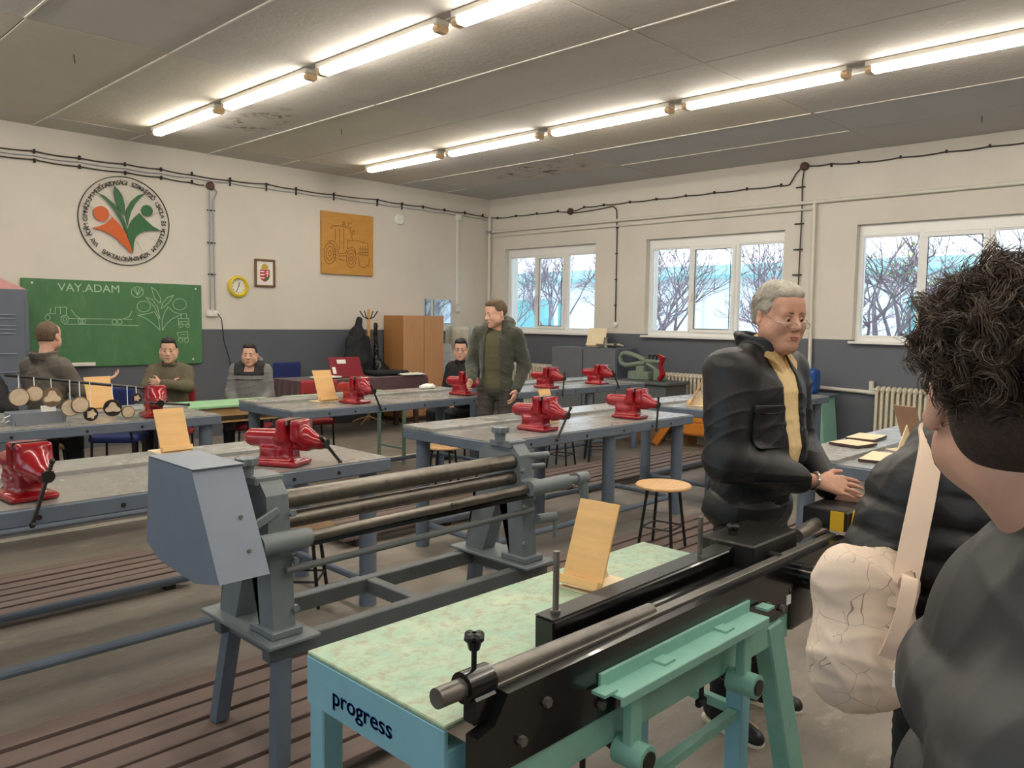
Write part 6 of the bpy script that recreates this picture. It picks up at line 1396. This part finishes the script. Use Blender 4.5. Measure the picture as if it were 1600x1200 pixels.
def grey_strands(HM, root):
    g = random.Random(2); S = []; c = Vector((0, .026, .044))
    for _ in range(5200):
        th = g.uniform(0, 2 * PI); ph = math.acos(g.uniform(-.75, 1)); o = Vector((math.sin(ph) * math.cos(th), math.sin(ph) * math.sin(th), math.cos(ph)))
        n = c + Vector((o.x * .084, o.y * .106, o.z * .096))
        if n.y < -.045 and n.z < .092: continue
        if n.y < .0 and n.z < .03: continue
        if n.y < .05 and n.z < -.0: continue
        if n.z < -.055: continue
        sw = Vector((g.gauss(0, .25) + o.x * .25, .8 if n.z > .05 else .35, .1 if n.z > .1 else -.9)); tg = (sw - o * sw.dot(o)).normalized(); L1 = g.uniform(.025, .05); li = g.uniform(.05, .35) if n.z > .06 else g.uniform(0, .12); P = []
        for q in range(5):
            t = q / 4 * L1; P.append(HM @ (n - o * .004 + tg * t + o * (li * t - t * t / .19)))
        S.append(P)
    strand_mesh('hair_strands', S, [.0011, .0011, .001, .0008, .0003], 'hair_grey', root)

def curl_strands(HM, root):
    g = random.Random(11); c = Vector((0, .012, .055)); S = []
    for _ in range(1050):
        th = g.uniform(0, 2 * PI); ph = math.acos(g.uniform(-.75, 1)); o = Vector((math.sin(ph) * math.cos(th), math.sin(ph) * math.sin(th), math.cos(ph)))
        n = Vector((c.x + o.x * .094, c.y + o.y * .122, c.z + o.z * .09))
        if n.z < (.02 if n.y < .03 else -.012) or (abs(n.x) > .062 and n.z < .055 and -.03 < n.y < .075): continue
        fl = Vector((g.uniform(-.8, .8), -.3 + g.uniform(-.6, .6), g.uniform(-.7, .35))); fl = (fl - o * fl.dot(o) + o * g.uniform(.1, .5)).normalized(); x = fl.orthogonal().normalized(); y = fl.cross(x)
        Lh = g.uniform(.025, .055); rc = g.uniform(.008, .016); tw = g.uniform(.9, 1.8) * g.choice((-1, 1)); a0 = g.uniform(0, 6.28)
        for s_ in range(13):
            off = Vector((g.gauss(0, .0032), g.gauss(0, .0032), g.gauss(0, .0032))); ex = g.uniform(.85, 1.15); P = []
            for k in range(15):
                t = k / 14; a = a0 + tw * 2 * PI * t; P.append(HM @ (n - fl * .012 + off + fl * Lh * t * ex + (x * math.cos(a) + y * math.sin(a)) * rc * (.4 + .6 * t)))
            S.append(P)
    strand_mesh('hair_curls', S, [.0010 * (1 - .7 * (k / 14) ** 2) for k in range(15)], 'curl_brown', root)

# --- grey-haired man at the shear
J = dict(STAND); J.update(pel=(0, .03, .98), che=(0, .0, 1.37), nk=(0, -.02, 1.545), hd=(.0, -.075, 1.685), shR=(-.205, .01, 1.465), elR=(-.275, -.02, 1.14), wrR=(.01, -.25, 1.055), shL=(.205, .0, 1.465), elL=(.3, -.02, 1.15), wrL=(.17, -.24, 1.0),
     hpR=(-.1, .02, .95), knR=(-.12, -.02, .52), anR=(-.12, .05, .09), hpL=(.1, .02, .95), knL=(.13, .0, .52), anL=(.17, .08, .09), toeL=12, toeR=14, whitesole=True)
p1, V1, H1 = person('grey-haired man in a black jacket and cream polo shirt resting a hand on the shear', (3.02, 1.53, -.012), -2, J, head=(-24, 6), hair=('grey', 'hair_grey'), strands=grey_strands, skin='skin_ruddy', h=.005, fat=.6, brow='brow_grey', gaze=.5, lids=(.0015, .005),
    top=dict(mat='jacket_black', girth=1.28, ext=.12, sleeve=.082, open=((.072, .05), .0), stand_collar=(3, 8), fold=.02, fsc=8.5, hem=-.32, seed=21, aniso=(1, 1, 1.3), patches=[('chest_pocket', (-.15, -.22, 1.26), (.055, .14, .075), .007), ('pocket_flap', (-.15, -.22, 1.335), (.06, .14, .02), .012), ('side_pocket', (-.16, -.2, 1.06), (.07, .16, .006), .008)]), under=dict(mat='polo_cream', name='polo_shirt', collar=True), legs=('trouser_black', 1.12),
    hands={'R': ((.62, -1, -.12), (.75, .3, -.6), (.3, .3, .9), 14), 'L': ((.1, -1, -.4), (-1, 0, 0), (0, -.5, 1), 40)}, glasses=('steel_bright', -.018, .012))
w_ = V1['wrR']; dd_ = (V1['wrR'] - V1['elR']).normalized(); MB().tube([w_ - dd_ * .005 + (dd_.orthogonal().normalized() * math.cos(a) + dd_.cross(dd_.orthogonal().normalized()) * math.sin(a)) * .034 for a in [2 * PI * k / 20 for k in range(20)]], .006, n=6, closed=True).build('wristwatch', 'steel_bright', p1)
# --- curly-haired boy from behind, nearest
J = dict(STAND); J.update(nk=(-.025, .03, 1.43), che=(-.04, .05, 1.165), pel=(-.04, .05, .88), hd=(0, -.03, 1.56), shL=(.12, .05, 1.215), shR=(-.2, .05, 1.215), elL=(.18, .05, .95), wrL=(.16, .03, .7), elR=(-.26, .06, .95), wrR=(-.24, .04, .7))
person('curly-haired boy in a charcoal padded jacket seen from behind', (1.045, .185, 0), 172, J, head=(-70, 12), hair=('curly', 'curl_brown'), strands=curl_strands, h=.006,
    top=dict(mat='puffer_grey', girth=1.06, sleeve=.076, rip=(.022, .13), fold=.02, fsc=7, h=.006, stand_collar=(4, -4), hood=False, seed=3), legs=('trouser_black',), hs=1)

# --- person with the cream backpack
J = dict(STAND); J.update(nk=(0, -.01, 1.315), che=(0, .02, 1.165), pel=(0, .03, .88), hd=(-.03, -.1, 1.43), shL=(.19, .0, 1.255), shR=(-.19, .0, 1.255), elL=(.3, .0, 1.0), wrL=(.2, -.22, 1.0), elR=(-.28, -.02, 1.1), wrR=(-.15, -.25, 1.0))
person('person in a black padded jacket carrying the cream backpack', (2.13, .49, 0), 140, J, head=(-20, 24), hair=('short', 'hair_black'), h=.008,
    top=dict(mat='puffer_black', girth=1.18, sleeve=.082, rip=(.011, .075), fold=.016, stand_collar=(3, -6), hood=False, h=.007, seed=8), legs=('trouser_black', 1.1))

# --- boy in the olive fleece at the vise
J = dict(STAND); J.update(hd=(0, -.04, 1.70), nk=(0, .0, 1.56), che=(0, .0, 1.39), pel=(0, 0, 1.0), shL=(.185, .01, 1.5), shR=(-.185, .01, 1.5), elR=(-.26, .02, 1.2), wrR=(-.18, -.22, 1.07), elL=(.26, .08, 1.2), wrL=(.22, -.06, .98), hpL=(.1, 0, .97), hpR=(-.1, 0, .97), knL=(.11, -.01, .53), knR=(-.11, -.03, .53))
person('boy in an open olive fleece hoodie standing with a hand on a vise', (5.48, 5.52, 0), -62, J, head=(-44, 10), lids=(.001, .006), hair=('short', 'hair_brown'), h=.0075, brow='hair_brown',
    top=dict(mat='fleece_olive', girth=1.0, sleeve=.066, open=((.06, .085), -.02), stand_collar=(4, 2), hood=1.25, fold=.016, hem=-.12, seed=12), under=dict(mat='tee_olive', name='sweater'), legs=('trouser_grey', 1.05), hands={'R': ((-.1, -.8, -.6), (1, 0, 0), (0, -.5, .8), 50)})

# --- seated people by the far wall
J = sit(.47); J.update(wrL=(-.03, -.245, .95), wrR=(.03, -.2, .93), elL=(.2, -.13, .9), elR=(-.2, -.13, .9), hd=(.0, -.03, 1.27))
person('boy in an olive sweater sitting with folded arms before the blackboard', (3.52, 8.42, 0), -34, J, head=(6, 2), hair=('short', 'hair_dark'), h=.008, top=dict(mat='sweater_olive', name='sweater', girth=1.05, sleeve=.062, stand_collar=(1, 0), fold=.014, seed=4), legs=('trouser_black',), hands={'L': ((-1, .25, .05), (0, 1, 0), (0, 0, 1), 30), 'R': ((1, .25, -.05), (0, 1, 0), (0, 0, 1), 30)})
J = sit(.44)
person('boy in a grey and black hoodie sitting under the yellow clock', (4.5, 8.55, 0), -42, {**J, 'hd': (0, -.02, 1.195)}, head=(4, 0), hair=('short', 'hair_dark'), h=.008, top=dict(mat='hoodie_grey', name='hoodie', girth=1.06, sleeve=.066, hood=True, fold=.014, seed=5, patches=[('dark_yoke', (0, 0, 1.055), (.17, .3, .085), .004, 'hoodie_dark'), ('chest_line', (0, 0, .925), (.16, .3, .006), .004, 'hoodie_dark')]), legs=('trouser_black',))
J = sit(.62); J.update(elR=(-.24, -.1, 1.0), wrR=(-.26, -.34, 1.06), knL=(-.24, .24, .62), anL=(-.27, .25, .09), knR=(-.38, .12, .62), anR=(-.4, .12, .09), hpL=(.04, .07, .69))
person('boy in a grey fleece sitting with his back turned, facing the blackboard', (2.08, 7.42, 0), 118, {**J, 'hd': (.0, -.03, 1.45)}, head=(18, 4), hair=('buzz', 'hair_brown'), h=.0075, top=dict(mat='fleece_grey', girth=1.0, sleeve=.064, stand_collar=(3, -4), fold=.018, seed=6), legs=('trouser_black', 1.05), hands={'R': ((-.4, -1, .5), (.3, 0, 1), (1, 0, 0), 25)})
J = sit(.46)
person('boy in black with glasses sitting by the tiled wall', (6.62, 7.27, 0), -80, {**J, 'hd': (0, -.03, 1.27)}, head=(32, 4), hair=('short', 'hair_black'), h=.009, top=dict(mat='knit_black', girth=1.08, sleeve=.066, stand_collar=(2, 0), fold=.014, seed=9), glasses=('black_plastic', .002, .016))
J = sit(.5); J.update(elL=(.3, -.1, .84), wrL=(.2, -.36, .93))
person('person in a black jacket sitting beside the boy in grey fleece', (1.52, 7.5, 0), -20, {**J, 'hd': (0, -.03, 1.31)}, head=(0, 0), hair=('short', 'hair_dark'), h=.009, top=dict(mat='coat_black', girth=1.15, sleeve=.075, fold=.02, seed=10))

# ------------------------------------------------------------------ cream backpack
def pack_mat():
    m = mat('pack_cream', (226, 206, 186), .7, var=.04, vscale=8, bump=.05, bscale=120); nt = m.node_tree; n = nt.nodes; l = nt.links; b = n['Principled BSDF']; src = b.inputs['Base Color'].links[0].from_socket
    tc = n.new('ShaderNodeTexCoord'); nz = n.new('ShaderNodeTexNoise'); nz.inputs['Scale'].default_value = 6; l.new(tc.outputs['Object'], nz.inputs['Vector'])
    ad = n.new('ShaderNodeMix'); ad.data_type = 'VECTOR'; ad.inputs['Factor'].default_value = .12; l.new(tc.outputs['Object'], ad.inputs['A']); l.new(nz.outputs['Color'], ad.inputs['B'])
    v = n.new('ShaderNodeTexVoronoi'); v.feature = 'DISTANCE_TO_EDGE'; v.inputs['Scale'].default_value = 15; l.new(ad.outputs['Result'], v.inputs['Vector'])
    lt = n.new('ShaderNodeMath'); lt.operation = 'LESS_THAN'; lt.inputs[1].default_value = .006; l.new(v.outputs['Distance'], lt.inputs[0])
    mx = n.new('ShaderNodeMix'); mx.data_type = 'RGBA'; gt_ = n.new('ShaderNodeMath'); gt_.operation = 'GREATER_THAN'; gt_.inputs[1].default_value = .42; nz2 = n.new('ShaderNodeTexNoise'); nz2.inputs['Scale'].default_value = 14; l.new(tc.outputs['Object'], nz2.inputs['Vector']); l.new(nz2.outputs['Fac'], gt_.inputs[0]); mu = n.new('ShaderNodeMath'); mu.operation = 'MULTIPLY'; l.new(lt.outputs[0], mu.inputs[0]); l.new(gt_.outputs[0], mu.inputs[1]); l.new(mu.outputs[0], mx.inputs['Factor']); l.new(src, mx.inputs['A']); mx.inputs['B'].default_value = (*lin((160, 140, 130)), 1); l.new(mx.outputs['Result'], b.inputs['Base Color'])
pack_mat(); mat('strap_cream', (228, 204, 182), .6, var=.04)
BP = Vector((1.79, .64, .985)); bk = empty('backpack', BP, R(138), 'cream backpack with thin line pattern hanging from one shoulder', 'backpack')
sdf_obj('pouch', [rbox((0, .0, -.02), (.11, .065, .16), .06, .0), ell((0, .03, -.06), (.112, .07, .125), .04), rcone((-.04, 0, .11), (.05, 0, .13), .055, .05, .05)], 'pack_cream', bk, .007, 1, lambda W: folds(W, .02, 14, 2))
def strap(pts, w, nrm, name):
    b = MB(); P0 = [Vector(p) for p in pts]; A = []; n = Vector(nrm).normalized(); P = []
    for i in range(len(P0) - 1):
        a_, b_, c_, d_ = P0[max(i - 1, 0)], P0[i], P0[i + 1], P0[min(i + 2, len(P0) - 1)]
        for k in range(6):
            t = k / 6; P.append(.5 * ((2 * b_) + (c_ - a_) * t + (2 * a_ - 5 * b_ + 4 * c_ - d_) * t * t + (3 * b_ - a_ - 3 * c_ + d_) * t ** 3))
    P.append(P0[-1])
    for i, p in enumerate(P):
        t = (P[min(i + 1, len(P) - 1)] - P[max(i - 1, 0)]).normalized(); sd = t.cross(n).normalized() * w / 2; u = sd.cross(t).normalized() * .003
        A.append([b.bm.verts.new(p + x) for x in (sd + u, -sd + u, -sd - u, sd - u)])
    for a, c in zip(A, A[1:]):
        for k in range(4): b.bm.faces.new((a[k], a[(k + 1) % 4], c[(k + 1) % 4], c[k]))
    b.bm.faces.new(A[0]); b.bm.faces.new(A[-1][::-1]); return b.build(name, 'strap_cream', bk, 60)
_bi = (Matrix.Translation(BP) @ Matrix.Rotation(R(138), 4, 'Z')).inverted()
def ws(*pts): return [_bi @ Vector(p) for p in pts]
strap(ws((2.15, .62, 1.365), (2.06, .605, 1.40), (1.965, .57, 1.375), (1.87, .553, 1.285), (1.82, .552, 1.19), (1.785, .553, 1.11), (1.765, .556, 1.05)), .052, ws_n := (_bi.to_3x3() @ Vector((-.85, -.5, .15))), 'shoulder_strap')
strap(ws((1.79, .56, 1.07), (1.765, .545, 1.12), (1.735, .53, 1.125), (1.715, .53, 1.07), (1.705, .545, 1.0), (1.71, .56, .96)), .03, ws_n, 'carry_loop')
for p in ((1.70, .62, .93), (1.685, .53, .93)): MB().box(_bi @ Vector(p), (.012, .008, .035), .002).build('zip_pull', 'white_plastic', bk)
